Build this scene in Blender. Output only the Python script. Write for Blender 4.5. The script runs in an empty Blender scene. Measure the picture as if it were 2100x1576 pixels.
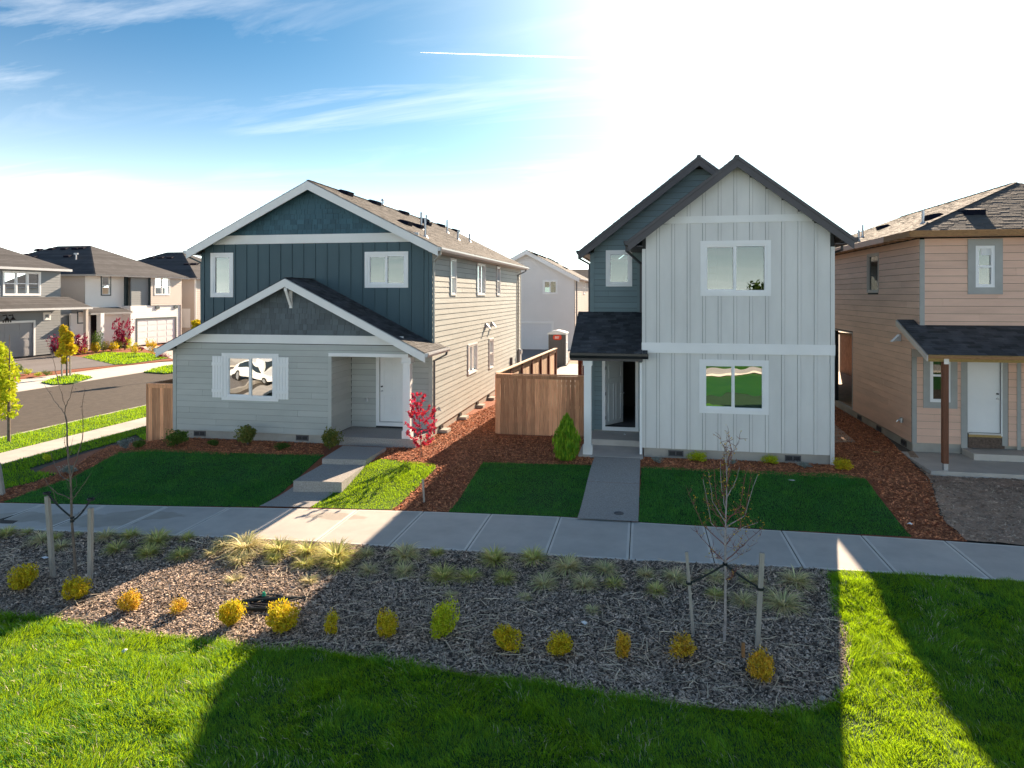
import bpy, bmesh, math, random
import numpy as np
from mathutils import Vector, Matrix, noise
from mathutils.geometry import delaunay_2d_cdt
from math import sin, cos, tan, pi, radians, sqrt

random.seed(7); rng = np.random.default_rng(7)
S = bpy.context.scene
col = S.collection

# ------------------------------------------------------------ camera, sky, sun
YAW = radians(10.84); CZ = 4.5
cam_d = bpy.data.cameras.new('camera'); cam = bpy.data.objects.new('camera', cam_d); col.objects.link(cam)
cam.location = (0, 0, CZ); cam.rotation_euler = (radians(90), 0, YAW)
cam_d.sensor_width = 36; cam_d.lens = 24; cam_d.shift_y = -0.0876
cam_d.clip_start = 0.1; cam_d.clip_end = 20000
S.camera = cam

SUN_EL = radians(24.6); SUN_AZ = radians(13.9)      # azimuth measured from +Y towards +X
W = bpy.data.worlds.new('World'); S.world = W; W.use_nodes = True
wn = W.node_tree.nodes; wl = W.node_tree.links
for n in list(wn): wn.remove(n)
def WN(t, **k):
    n = wn.new(t)
    for a, b in k.items(): setattr(n, a, b)
    return n
wo = WN('ShaderNodeOutputWorld'); bg = WN('ShaderNodeBackground'); bg.inputs[1].default_value = 0.15
sky = WN('ShaderNodeTexSky', sky_type='NISHITA'); sky.sun_disc = False
sky.sun_elevation = SUN_EL; sky.sun_rotation = SUN_AZ
sky.air_density = 1.0; sky.dust_density = 0.8; sky.ozone_density = 3.0; sky.altitude = 50
tc = WN('ShaderNodeTexCoord')
sep = WN('ShaderNodeSeparateXYZ'); wl.new(tc.outputs['Generated'], sep.inputs[0])
def M(op, a, b=None, c=None, clamp=False):
    n = WN('ShaderNodeMath', operation=op); n.use_clamp = clamp
    for i, x in enumerate((a, b, c)):
        if x is None: continue
        if isinstance(x, (int, float)): n.inputs[i].default_value = x
        else: wl.new(x, n.inputs[i])
    return n.outputs[0]
# cirrus: direction projected on a high flat layer, stretched wisps
zz = M('MAXIMUM', sep.outputs[2], 0.0)
zz = M('ADD', zz, 0.12)
cx = M('DIVIDE', sep.outputs[0], zz); cy = M('DIVIDE', sep.outputs[1], zz)
cmb = WN('ShaderNodeCombineXYZ'); wl.new(cx, cmb.inputs[0]); wl.new(cy, cmb.inputs[1])
mp = WN('ShaderNodeMapping'); wl.new(cmb.outputs[0], mp.inputs[0])
mp.inputs['Rotation'].default_value = (0, 0, radians(-24)); mp.inputs['Scale'].default_value = (0.42, 1.7, 1); mp.inputs['Location'].default_value = (1.3, 3.4, 0)
nz = WN('ShaderNodeTexNoise'); nz.inputs['Scale'].default_value = 1.5; nz.inputs['Detail'].default_value = 9; nz.inputs['Roughness'].default_value = 0.62; nz.inputs['Distortion'].default_value = 0.9
wl.new(mp.outputs[0], nz.inputs['Vector'])
nz2 = WN('ShaderNodeTexNoise'); nz2.inputs['Scale'].default_value = 0.55; nz2.inputs['Detail'].default_value = 3
wl.new(cmb.outputs[0], nz2.inputs['Vector'])
cr = WN('ShaderNodeMapRange'); cr.inputs[1].default_value = 0.48; cr.inputs[2].default_value = 0.80; wl.new(nz.outputs[0], cr.inputs[0])
cr2 = WN('ShaderNodeMapRange'); cr2.inputs[1].default_value = 0.37; cr2.inputs[2].default_value = 0.62; wl.new(nz2.outputs[0], cr2.inputs[0])
cl = M('MULTIPLY', M('MULTIPLY', cr.outputs[0], cr2.outputs[0]), 0.85)
# glow of thin high cloud around the sun
sd = Vector((sin(SUN_AZ)*cos(SUN_EL), cos(SUN_AZ)*cos(SUN_EL), sin(SUN_EL)))
dt = WN('ShaderNodeVectorMath', operation='DOT_PRODUCT'); wl.new(tc.outputs['Generated'], dt.inputs[0]); dt.inputs[1].default_value = sd
g1 = M('MAXIMUM', dt.outputs['Value'], 0.0)
glow = M('EXPONENT', M('MULTIPLY', M('SUBTRACT', 1.0, dt.outputs["Value"]), -17.0))
SKY_GAIN = (0.020, 0.082, 0.108); SKY_GAMMA = 1.0; GLOW = 1.75; CLOUD = 1.3; HAZE = 4.3
gam = WN('ShaderNodeGamma'); gam.inputs[1].default_value = SKY_GAMMA; wl.new(sky.outputs[0], gam.inputs[0])
tint = WN('ShaderNodeMix', data_type='RGBA', blend_type='MULTIPLY'); tint.inputs[0].default_value = 1
wl.new(gam.outputs[0], tint.inputs[6]); tint.inputs[7].default_value = SKY_GAIN + (1,)
mx = WN('ShaderNodeMix', data_type='RGBA'); wl.new(cl, mx.inputs[0]); wl.new(tint.outputs[2], mx.inputs[6]); mx.inputs[7].default_value = (CLOUD, CLOUD*1.02, CLOUD*1.05, 1)
gm = WN('ShaderNodeMix', data_type='RGBA'); wl.new(glow, gm.inputs[0])
# pale haze low over the whole horizon
hz = M('MULTIPLY', M('EXPONENT', M('MULTIPLY', M('MAXIMUM', sep.outputs[2], 0.0), -12.0)), HAZE)
hc = WN('ShaderNodeCombineXYZ'); wl.new(M('MULTIPLY', hz, 1.0), hc.inputs[0]); wl.new(M("MULTIPLY", hz, 0.965), hc.inputs[1]); wl.new(M("MULTIPLY", hz, 0.88), hc.inputs[2])
hm = WN('ShaderNodeMix', data_type='RGBA', blend_type='ADD'); hm.inputs[0].default_value = 1
wl.new(mx.outputs[2], hm.inputs[6]); wl.new(hc.outputs[0], hm.inputs[7])
wl.new(hm.outputs[2], gm.inputs[6]); gm.inputs[7].default_value = (GLOW, GLOW*.99, GLOW*.95, 1)
wl.new(gm.outputs[2], bg.inputs[0]); wl.new(bg.outputs[0], wo.inputs[0])

sun_d = bpy.data.lights.new('sun', 'SUN'); sun_d.energy = 2.15; sun_d.angle = radians(0.53); sun_d.color = (1.0, 0.79, 0.58)
sun = bpy.data.objects.new('sun', sun_d); col.objects.link(sun)
sun.rotation_euler = (-sd).to_track_quat('-Z', 'Y').to_euler(); sun.location = (10, 40, 30)
S.view_settings.view_transform = 'Standard'; S.view_settings.look = 'None'
S.view_settings.exposure = 2.82; S.view_settings.gamma = 1.0
try: S.view_settings.use_curve_mapping = False
except Exception: pass
S.render.engine = 'CYCLES'; S.cycles.max_bounces = 6; S.cycles.diffuse_bounces = 3; S.cycles.glossy_bounces = 3
S.cycles.transparent_max_bounces = 8; S.cycles.use_denoising = True; S.cycles.sample_clamp_indirect = 6

# ------------------------------------------------------------ measuring helpers: a photo pixel onto a plane of the place
F, PX, HY = 1400.0, 1050.0, 604.0
sA, cA = sin(YAW), cos(YAW)
def ray(px, py):
    u = (px-PX)/F
    return Vector((-sA+u*cA, cA+u*sA, (HY-py)/F))
O = Vector((0, 0, CZ))
def on_y(px, py, Y): r = ray(px, py); return O + r*(Y/r.y)
def on_x(px, py, X): r = ray(px, py); return O + r*(X/r.x)
def on_z(px, py, z): r = ray(px, py); return O + r*((z-CZ)/r.z)
def on_plane(px, py, p, n):
    r = ray(px, py); return O + r*((Vector(p)-O).dot(n)/r.dot(n))
def sstep(a, b, x):
    t = min(1, max(0, (x-a)/(b-a))); return t*t*(3-2*t)
def hgt(X, Y):
    """height of the ground"""
    left = 1-sstep(-17.5, -13.6, X)
    fr = 1-sstep(14.6, 18.0, Y)
    z = -0.3*fr - 0.12*fr*(1-sstep(-13, -4, X))
    z = z*(1-left) - 0.42*left
    z -= .15*sstep(6.0, 7.4, X)*(1-sstep(19.1, 21.3, Y))*sstep(14.6, 16.5, Y)
    z -= .22*(1-sstep(6.5, 12.6, Y))
    if Y < 12.4 and -15 < X < 9 and Y > 5:
        w = sstep(12.35, 11.2, Y) if False else (1-sstep(11.2, 12.35, Y))
        w2 = sstep(7.3, 9.4, Y)
        z -= 0.13*w*w2
        z += 0.02*w*noise.noise(Vector((X*0.9, Y*0.9, 0)))
    return z
def on_g(px, py, dz=0):
    z = -0.1
    for _ in range(12):
        p = on_z(px, py, z); z = 0.5*z+0.5*(hgt(p.x, p.y)+dz)
    return on_z(px, py, z)

# ------------------------------------------------------------ scene helpers
ORIG = {}
def tag(o, label=None, cat=None, group=None, kind=None):
    if label: o['label'] = label
    if cat: o['category'] = cat
    if group: o['group'] = group
    if kind: o['kind'] = kind
    return o
def root(name, loc, label=None, cat=None, group=None, kind=None):
    o = bpy.data.objects.new(name, None); col.objects.link(o); o.location = loc; o.empty_display_size = 0.3
    ORIG[o] = Vector(loc)
    return tag(o, label, cat, group, kind)
def org(p): return ORIG.get(p, Vector((0, 0, 0))) if p is not None else Vector((0, 0, 0))
class MB:
    def __init__(s): s.v = []; s.f = []; s.m = []
    def add(s, vs, fs, mi=0):
        b = len(s.v); s.v += [tuple(v) for v in vs]; s.f += [tuple(b+i for i in f) for f in fs]; s.m += [mi]*len(fs); return s
    def box(s, a, b, mi=0):
        x0, y0, z0 = (min(a[i], b[i]) for i in range(3)); x1, y1, z1 = (max(a[i], b[i]) for i in range(3))
        return s.add([(x0,y0,z0),(x1,y0,z0),(x1,y1,z0),(x0,y1,z0),(x0,y0,z1),(x1,y0,z1),(x1,y1,z1),(x0,y1,z1)],
            [(0,3,2,1),(4,5,6,7),(0,1,5,4),(1,2,6,5),(2,3,7,6),(3,0,4,7)], mi)
    def prism(s, poly, off, mi=0):
        n = len(poly); off = Vector(off); p = [Vector(q) for q in poly]
        vs = p + [q+off for q in p]
        fs = [tuple(range(n-1, -1, -1)), tuple(range(n, 2*n))] + [(i, (i+1) % n, n+(i+1) % n, n+i) for i in range(n)]
        return s.add(vs, fs, mi)
    def bar(s, p, q, w, h, up=(0,0,1), mi=0):
        p = Vector(p); q = Vector(q); d = (q-p).normalized(); up = Vector(up)
        a = d.cross(up)
        if a.length < 1e-4: a = d.cross(Vector((1,0,0)))
        a.normalize(); b = a.cross(d).normalized(); a *= w/2; b *= h/2
        return s.prism([p-a-b, p+a-b, p+a+b, p-a+b], q-p, mi)
    def tube(s, pts, rs, n=6, mi=0, cap=True):
        pts = [Vector(p) for p in pts]; ring = []
        ref = Vector((0.3, 0.2, 1)) if abs((pts[-1]-pts[0]).normalized().z) < .9 else Vector((1, 0.1, 0))
        b = len(s.v)
        for i, p in enumerate(pts):
            d = (pts[min(i+1, len(pts)-1)]-pts[max(i-1, 0)])
            d = d.normalized() if d.length > 1e-9 else Vector((0,0,1))
            a = d.cross(ref).normalized(); c = d.cross(a)
            for k in range(n):
                t = 2*pi*k/n; s.v.append(tuple(p+(a*cos(t)+c*sin(t))*rs[i]))
        for i in range(len(pts)-1):
            for k in range(n):
                s.f.append((b+i*n+k, b+i*n+(k+1) % n, b+(i+1)*n+(k+1) % n, b+(i+1)*n+k)); s.m.append(mi)
        if cap:
            s.f.append(tuple(b+k for k in range(n))); s.f.append(tuple(b+(len(pts)-1)*n+k for k in range(n-1, -1, -1))); s.m += [mi, mi]
        return s
    def mesh(s, name, mats, o=Vector((0,0,0)), smooth=False):
        me = bpy.data.meshes.new(name)
        me.from_pydata([(v[0]-o[0], v[1]-o[1], v[2]-o[2]) for v in s.v], [], s.f)
        for m in (mats if isinstance(mats, (list, tuple)) else [mats]): me.materials.append(m)
        if any(s.m): me.polygons.foreach_set('material_index', s.m)
        if smooth: me.polygons.foreach_set('use_smooth', [True]*len(me.polygons))
        return me
    def build(s, name, mats, parent=None, label=None, cat=None, group=None, kind=None, smooth=False, recalc=False, base=None):
        o0 = org(parent) if parent is not None else (Vector(base) if base is not None else Vector((0,0,0)))
        me = s.mesh(name, mats, o0, smooth)
        if recalc:
            bm = bmesh.new(); bm.from_mesh(me); bmesh.ops.recalc_face_normals(bm, faces=bm.faces); bm.to_mesh(me); bm.free()
        o = bpy.data.objects.new(name, me); col.objects.link(o)
        if parent is not None: o.parent = parent; ORIG[o] = o0
        else:
            if base is not None: o.location = base
            ORIG[o] = o0
        return tag(o, label, cat, group, kind)
def piece(name, me, loc, parent, **k):
    o = bpy.data.objects.new(name, me); col.objects.link(o); o.parent = parent; o.location = Vector(loc)-org(parent)
    return tag(o, **k)
def copy_tree(o, parent=None):
    c = o.copy(); col.objects.link(c)
    if parent is not None: c.parent = parent
    for ch in list(o.children): copy_tree(ch, c)
    return c
def npmesh(name, verts, faces_tri, mat, quads=None):
    me = bpy.data.meshes.new(name)
    nv = len(verts); nt = len(faces_tri)
    me.vertices.add(nv); me.vertices.foreach_set('co', np.asarray(verts, dtype=np.float32).ravel())
    me.loops.add(nt*3); me.loops.foreach_set('vertex_index', np.asarray(faces_tri, dtype=np.int32).ravel())
    me.polygons.add(nt); me.polygons.foreach_set('loop_start', np.arange(0, nt*3, 3, dtype=np.int32)); me.polygons.foreach_set('loop_total', np.full(nt, 3, dtype=np.int32))
    me.update(calc_edges=True)
    me.materials.append(mat)
    return me
def obj(name, me, parent=None, loc=None, **k):
    o = bpy.data.objects.new(name, me); col.objects.link(o)
    if parent is not None: o.parent = parent
    if loc is not None: o.location = loc
    return tag(o, **k)

# ------------------------------------------------------------ materials
class Mat:
    def __init__(s, name):
        s.m = bpy.data.materials.new(name); s.m.use_nodes = True; s.n = s.m.node_tree.nodes; s.l = s.m.node_tree.links
        s.b = s.n['Principled BSDF']; s.out = s.n['Material Output']
    def N(s, t, **k):
        n = s.n.new(t)
        for a, b in k.items(): setattr(n, a, b)
        return n
    def L(s, a, b): s.l.new(a, b)
def rgb(c): return (c[0], c[1], c[2], 1)
def mat(name, c, rough=0.7, var=0.15, scale=3.0, c2=None, bump=0.0, bscale=80, stretch=None, island=0.0, metal=0.0, spec=0.4, obj_rand=0.0, detail=5, fac2=0.5):
    """base colour broken up by two noises, optional relief and per-piece variation"""
    M_ = Mat(name); b = M_.b
    b.inputs['Roughness'].default_value = rough; b.inputs['Metallic'].default_value = metal
    b.inputs['Specular IOR Level'].default_value = spec
    tcn = M_.N('ShaderNodeTexCoord'); gp = M_.N('ShaderNodeNewGeometry')
    mpn = M_.N('ShaderNodeMapping'); M_.L(gp.outputs['Position'], mpn.inputs[0])
    if stretch: mpn.inputs['Scale'].default_value = stretch
    n1 = M_.N('ShaderNodeTexNoise'); n1.inputs['Scale'].default_value = scale; n1.inputs['Detail'].default_value = detail; n1.inputs['Roughness'].default_value = .6
    M_.L(mpn.outputs[0], n1.inputs['Vector'])
    c2 = c2 or tuple(x*(1-2*var) for x in c)
    mixn = M_.N('ShaderNodeMix', data_type='RGBA')
    mr = M_.N('ShaderNodeMapRange'); mr.inputs[1].default_value = .5-fac2*.4; mr.inputs[2].default_value = .5+fac2*.4; M_.L(n1.outputs[0], mr.inputs[0])
    M_.L(mr.outputs[0], mixn.inputs[0]); mixn.inputs[6].default_value = rgb(c2); mixn.inputs[7].default_value = rgb(tuple(min(1, x*(1+var*.4)) for x in c))
    cur = mixn.outputs[2]
    def vary(src, amt, cur):
        hsv = M_.N('ShaderNodeHueSaturation'); mrr = M_.N('ShaderNodeMapRange')
        mrr.inputs[3].default_value = 1-amt; mrr.inputs[4].default_value = 1+amt
        M_.L(src, mrr.inputs[0]); M_.L(mrr.outputs[0], hsv.inputs['Value']); M_.L(cur, hsv.inputs['Color'])
        return hsv.outputs[0]
    if island: cur = vary(gp.outputs['Random Per Island'], island, cur)
    if obj_rand:
        oi = M_.N('ShaderNodeObjectInfo'); cur = vary(oi.outputs['Random'], obj_rand, cur)
    M_.L(cur, b.inputs['Base Color'])
    if bump:
        n2 = M_.N('ShaderNodeTexNoise'); n2.inputs['Scale'].default_value = bscale; n2.inputs['Detail'].default_value = 4
        M_.L(mpn.outputs[0], n2.inputs['Vector'])
        bp = M_.N('ShaderNodeBump'); bp.inputs['Strength'].default_value = bump; bp.inputs['Distance'].default_value = .01
        M_.L(n2.outputs[0], bp.inputs['Height']); M_.L(bp.outputs[0], b.inputs['Normal'])
    M_.b_ = b; M_.cur = cur
    return M_.m
def stain(mt, spots):
    """damp patches with their own ragged outline on a concrete surface"""
    nt = mt.node_tree; N = nt.nodes; L = nt.links; b = N['Principled BSDF']; src = b.inputs['Base Color'].links[0].from_socket
    gp = N.new('ShaderNodeNewGeometry'); nz_ = N.new('ShaderNodeTexNoise'); nz_.inputs['Scale'].default_value = 1.6; nz_.inputs['Detail'].default_value = 4; L.new(gp.outputs['Position'], nz_.inputs['Vector'])
    dist = N.new('ShaderNodeVectorMath'); dist.operation = 'MULTIPLY_ADD'; dist.inputs[1].default_value = (.9, .5, 0); L.new(nz_.outputs['Color'], dist.inputs[0]); L.new(gp.outputs['Position'], dist.inputs[2]); acc = None
    for (x, y, rx, ry) in spots:
        s1 = N.new('ShaderNodeVectorMath'); s1.operation = 'SUBTRACT'; L.new(dist.outputs[0], s1.inputs[0]); s1.inputs[1].default_value = (x+.45, y+.25, 0)
        s2 = N.new('ShaderNodeVectorMath'); s2.operation = 'MULTIPLY'; L.new(s1.outputs[0], s2.inputs[0]); s2.inputs[1].default_value = (1/rx, 1/ry, 0)
        s3 = N.new('ShaderNodeVectorMath'); s3.operation = 'LENGTH'; L.new(s2.outputs[0], s3.inputs[0])
        r = N.new('ShaderNodeMapRange'); r.inputs[1].default_value = .9; r.inputs[2].default_value = 1.05; r.inputs[3].default_value = 1; r.inputs[4].default_value = 0; L.new(s3.outputs['Value'], r.inputs[0])
        if acc is None: acc = r.outputs[0]
        else: m = N.new('ShaderNodeMath'); m.operation = 'MAXIMUM'; L.new(acc, m.inputs[0]); L.new(r.outputs[0], m.inputs[1]); acc = m.outputs[0]
    mx_ = N.new('ShaderNodeMix'); mx_.data_type = 'RGBA'; mx_.blend_type = 'MULTIPLY'; L.new(acc, mx_.inputs[0]); L.new(src, mx_.inputs[6]); mx_.inputs[7].default_value = (.78, .76, .72, 1); L.new(mx_.outputs[2], b.inputs['Base Color'])
def leafmat(name, c, c2, trans=0.45, var=0.25, scale=2.0, rough=.55, hue=0.0, through=None):
    """thin leaves or blades: diffuse plus light coming through"""
    M_ = Mat(name); b = M_.b; b.inputs['Roughness'].default_value = rough; b.inputs['Specular IOR Level'].default_value = .25
    gp = M_.N('ShaderNodeNewGeometry'); n1 = M_.N('ShaderNodeTexNoise'); n1.inputs['Scale'].default_value = scale; n1.inputs['Detail'].default_value = 4
    M_.L(gp.outputs['Position'], n1.inputs['Vector'])
    mrn = M_.N('ShaderNodeMapRange'); mrn.inputs[1].default_value = .32; mrn.inputs[2].default_value = .68; M_.L(n1.outputs[0], mrn.inputs[0])
    mixn = M_.N('ShaderNodeMix', data_type='RGBA'); M_.L(mrn.outputs[0], mixn.inputs[0]); mixn.inputs[6].default_value = rgb(c); mixn.inputs[7].default_value = rgb(c2)
    hsv = M_.N('ShaderNodeHueSaturation'); mr = M_.N('ShaderNodeMapRange'); mr.inputs[3].default_value = 1-var; mr.inputs[4].default_value = 1+var
    M_.L(gp.outputs['Random Per Island'], mr.inputs[0]); M_.L(mr.outputs[0], hsv.inputs['Value']); M_.L(mixn.outputs[2], hsv.inputs['Color'])
    if hue:
        m2 = M_.N('ShaderNodeMath', operation='MULTIPLY_ADD'); m2.inputs[1].default_value = 7.31; m2.inputs[2].default_value = 0
        M_.L(gp.outputs['Random Per Island'], m2.inputs[0]); m3 = M_.N('ShaderNodeMath', operation='FRACT'); M_.L(m2.outputs[0], m3.inputs[0])
        mh = M_.N('ShaderNodeMapRange'); mh.inputs[3].default_value = .5-hue; mh.inputs[4].default_value = .5+hue; M_.L(m3.outputs[0], mh.inputs[0]); M_.L(mh.outputs[0], hsv.inputs['Hue'])
    M_.L(hsv.outputs[0], b.inputs['Base Color'])
    tr = M_.N('ShaderNodeBsdfTranslucent'); M_.L(hsv.outputs[0], tr.inputs[0])
    if through:
        h2 = M_.N('ShaderNodeHueSaturation'); M_.L(mr.outputs[0], h2.inputs['Value']); h2.inputs['Color'].default_value = rgb(through); M_.L(h2.outputs[0], tr.inputs[0])
    ms = M_.N('ShaderNodeMixShader'); ms.inputs[0].default_value = trans
    M_.L(b.outputs[0], ms.inputs[1]); M_.L(tr.outputs[0], ms.inputs[2]); M_.L(ms.outputs[0], M_.out.inputs[0])
    return M_.m
def glassmat(name, refl=0.45, tint=(0.6, 0.7, 0.7), wob=0.0):
    M_ = Mat(name); M_.n.remove(M_.b)
    gl = M_.N('ShaderNodeBsdfGlossy'); gl.inputs['Roughness'].default_value = 0.0; gl.inputs[0].default_value = (.95, 1, 1, 1)
    tr = M_.N('ShaderNodeBsdfTransparent'); tr.inputs[0].default_value = rgb(tint)
    fr = M_.N('ShaderNodeLayerWeight'); fr.inputs[0].default_value = .35
    mr = M_.N('ShaderNodeMapRange'); mr.inputs[3].default_value = refl; mr.inputs[4].default_value = 1.0; M_.L(fr.outputs['Fresnel'], mr.inputs[0])
    if wob:
        nn = M_.N('ShaderNodeTexNoise'); nn.inputs['Scale'].default_value = 1.3; nn.inputs['Detail'].default_value = 1
        gp = M_.N('ShaderNodeNewGeometry'); M_.L(gp.outputs['Position'], nn.inputs['Vector'])
        bp = M_.N('ShaderNodeBump'); bp.inputs['Strength'].default_value = wob; bp.inputs['Distance'].default_value = .05
        M_.L(nn.outputs[0], bp.inputs['Height']); M_.L(bp.outputs[0], gl.inputs['Normal'])
    ms = M_.N('ShaderNodeMixShader'); M_.L(mr.outputs[0], ms.inputs[0]); M_.L(tr.outputs[0], ms.inputs[1]); M_.L(gl.outputs[0], ms.inputs[2])
    M_.L(ms.outputs[0], M_.out.inputs[0])
    return M_.m

m_white = mat('white_paint', (.86, .86, .85), .5, .03, 1.2)
m_whitetrim = mat('trim_paint', (.82, .82, .80), .5, .04, 1.0)
m_vinyl = mat('window_vinyl', (.86, .86, .86), .35, .02, 2)
m_sageboard = mat('sage_grey_siding', (.46, .475, .445), .6, .05, .9, bump=.25, bscale=60, stretch=(1, 1, 3), obj_rand=.06)
m_navy = mat('dark_blue_panel', (.066, .115, .135), .6, .08, .8, bump=.2, bscale=70, stretch=(1, 1, .3))
m_navyshake = mat('dark_blue_shake', (.052, .125, .165), .65, .10, 1.2, bump=.5, bscale=50, stretch=(1, 1, .15), obj_rand=.20)
m_greyshake = mat('dark_grey_shake', (.11, .135, .15), .65, .10, 1.2, bump=.5, bscale=50, stretch=(1, 1, .15), obj_rand=.18)
m_lightgrey = mat('light_grey_panel', (.74, .735, .71), .6, .07, 1.1, bump=.15, bscale=70, stretch=(1, 1, .3))
m_teal = mat('slate_teal_siding', (.17, .235, .25), .6, .06, .8, bump=.25, bscale=60, stretch=(1, 1, 6), obj_rand=.06)
m_tan = mat('primed_tan_siding', (.80, .52, .39), .65, .07, .7, bump=.25, bscale=60, stretch=(1, 1, 6), obj_rand=.05)
m_tape = mat('grey_primed_trim', (.40, .40, .38), .6, .06, 3)
m_fascia = mat('dark_fascia', (.085, .080, .085), .5, .06, 2)
m_blackmetal = mat('black_gutter', (.015, .017, .02), .3, .05, 2, spec=.6)
m_gutter = mat('aluminium_gutter', (.62, .63, .64), .35, .04, 2, spec=.5)
m_downpipe = mat('grey_downspout', (.10, .10, .11), .4, .05, 2, spec=.5)
m_shingle = mat('charcoal_shingles', (.060, .062, .068), .9, .2, 2.5, bump=.6, bscale=220, island=.45)
m_shinglebrown = mat('sunlit_shingles', (.088, .081, .077), .9, .12, 2.5, bump=.4, bscale=220, island=.15)  # charcoal shingles again, warmed and lightened for the sunlit roofs
m_deck = mat('roof_deck', (.30, .22, .14), .8, .1, 3)
m_soffit = mat('soffit_paint', (.45, .46, .46), .7, .04, 2)
m_conc = mat('walk_concrete', (.57, .52, .465), .85, .13, 1.6, bump=.4, bscale=120, obj_rand=.06, fac2=.8, detail=12)
m_concedge = mat('smooth_tooled_concrete', (.70, .65, .58), .8, .06, 2, bump=.1, bscale=90, obj_rand=.04)
m_agg = mat('exposed_aggregate', (.46, .43, .395), .85, .3, 34, bump=.6, bscale=150, fac2=.9)
m_found = mat('foundation_concrete', (.45, .42, .37), .85, .16, 2.2, bump=.4, bscale=60, fac2=.9)
m_asph = mat('asphalt', (.22, .20, .195), .85, .20, .35, bump=.4, bscale=200, stretch=(1.5, .25, 1), fac2=.8)
m_soil = mat('ground_soil', (.105, .085, .068), .95, .25, 4, bump=.8, bscale=30, fac2=.9)
m_dirt = mat('bare_dirt', (.50, .34, .24), .95, .30, 3, bump=.9, bscale=30, fac2=1)
m_redmulch = mat('bark_mulch_bed', (.40, .13, .06), .95, .35, 20, bump=1, bscale=60, fac2=1)
m_redchip = mat('bark_chips', (.66, .25, .11), .9, .3, 6, island=.55)
m_darkmulch = mat('dark_mulch_bed', (.19, .135, .105), .95, .4, 22, bump=1, bscale=60, fac2=1)
m_darkchip = mat('weathered_bark_chips', (.54, .41, .31), .9, .25, 5, island=.85)
m_straw = mat('dry_stems', (.70, .58, .43), .8, .2, 4, island=.35)
m_lawnbase = mat('lawn_base', (.022, .075, .014), .95, .25, 6, bump=.8, bscale=60, fac2=1)
m_cedar = mat('cedar_planks', (.88, .46, .24), .75, .28, 3.2, c2=(.50, .20, .095), bump=.4, bscale=40, stretch=(9, 9, .7), obj_rand=.42, fac2=.8)
m_cedarlight = mat('sunlit_cedar_planks', (.90, .66, .47), .75, .10, 3.2, bump=.4, bscale=40, stretch=(9, 9, .7), obj_rand=.22, fac2=.9)  # paler cedar copy, brightened for the fence side the sun strikes
m_cedarred = mat('stained_posts', (.20, .045, .022), .7, .2, 4, stretch=(9, 9, .7))
m_timber = mat('raw_timber', (.42, .22, .09), .75, .25, 4, bump=.4, bscale=40, stretch=(3, 9, 9), fac2=.9)
m_postbrown = mat('treated_brown_post', (.24, .095, .05), .75, .35, 5, bump=.5, bscale=30, stretch=(9, 9, .8), fac2=1)
m_osb = mat('yellow_lumber', (.55, .38, .14), .8, .3, 12, stretch=(1, 5, 5), fac2=1)
m_stake = mat('weathered_stake', (.40, .37, .33), .85, .2, 6, bump=.5, bscale=40, stretch=(9, 9, .6), fac2=1)
m_strap = mat('black_strap', (.01, .018, .02), .5, .1, 4)
m_metal = mat('galvanised_metal', (.55, .56, .58), .35, .05, 5, metal=.7)
m_darkmetal = mat('dark_metal', (.03, .03, .035), .4, .1, 5)
m_ventblue = mat('dark_roof_vent', (.010, .012, .026), .8, .1, 5, spec=.1)
m_wrap = mat('shadow_line_sheathing', (.045, .045, .045), .9, .1, 2)  # near black so the gaps between boards read as shadow lines
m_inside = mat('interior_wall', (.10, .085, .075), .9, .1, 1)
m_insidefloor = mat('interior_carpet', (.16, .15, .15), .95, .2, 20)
m_studs = mat('bare_studs', (.36, .20, .10), .8, .2, 5)
m_glass = glassmat('window_glass', .045, (.55, .60, .60), .015)
m_glassw = glassmat('wavy_window_glass', .50, (.22, .25, .24), .11)
m_glassa = glassmat('rippled_window_glass', .50, (.22, .25, .24), .16)
m_glassd = glassmat('far_window_glass', .07, (.30, .36, .36))
m_bark = mat('young_bark', (.20, .155, .125), .85, .25, 12, bump=.4, bscale=60)
m_barkpale = mat('pale_grey_bark', (.38, .34, .33), .8, .2, 12)
m_barkred = mat('reddish_twigs', (.22, .085, .07), .7, .2, 12)
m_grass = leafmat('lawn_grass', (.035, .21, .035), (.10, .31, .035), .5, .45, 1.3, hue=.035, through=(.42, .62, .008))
m_grassdk = leafmat('shaded_sod_grass', (.040, .23, .065), (.10, .33, .07), .5, .45, 1.4, hue=.03, through=(.12, .36, .02))  # copy of the lawn grass, toned for the sod lying in shade
m_tuft = leafmat('ornamental_grass_blades', (.56, .60, .16), (.80, .72, .34), .45, .35, 9, hue=.03)
m_tuftdry = leafmat('dry_ornamental_grass_blades', (.80, .70, .42), (.66, .64, .30), .4, .35, 9, hue=.03)
m_yellow = leafmat('gold_leaves', (.72, .52, .02), (.50, .46, .03), .45, .3, 9, hue=.025)
m_orange = leafmat('amber_leaves', (.66, .38, .03), (.62, .48, .05), .45, .3, 9, hue=.02)
m_lime = leafmat('lime_leaves', (.44, .56, .03), (.62, .62, .03), .45, .3, 9, hue=.02)
m_olive = leafmat('olive_leaves', (.12, .19, .04), (.26, .24, .05), .4, .35, 9, hue=.03)
m_arbor = leafmat('arborvitae_leaves', (.12, .33, .02), (.34, .50, .03), .4, .35, 6, hue=.02)
m_redleaf = leafmat('red_maple_leaves', (.66, .06, .10), (.48, .03, .08), .5, .4, 6, hue=.02)
m_maroon = leafmat('maroon_leaves', (.28, .012, .05), (.16, .01, .05), .4, .35, 3)
m_silver = leafmat('silver_leaves', (.34, .38, .36), (.22, .28, .24), .3, .3, 9)
m_greenleaf = leafmat('green_leaves', (.06, .12, .02), (.12, .20, .03), .4, .35, 2)
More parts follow.
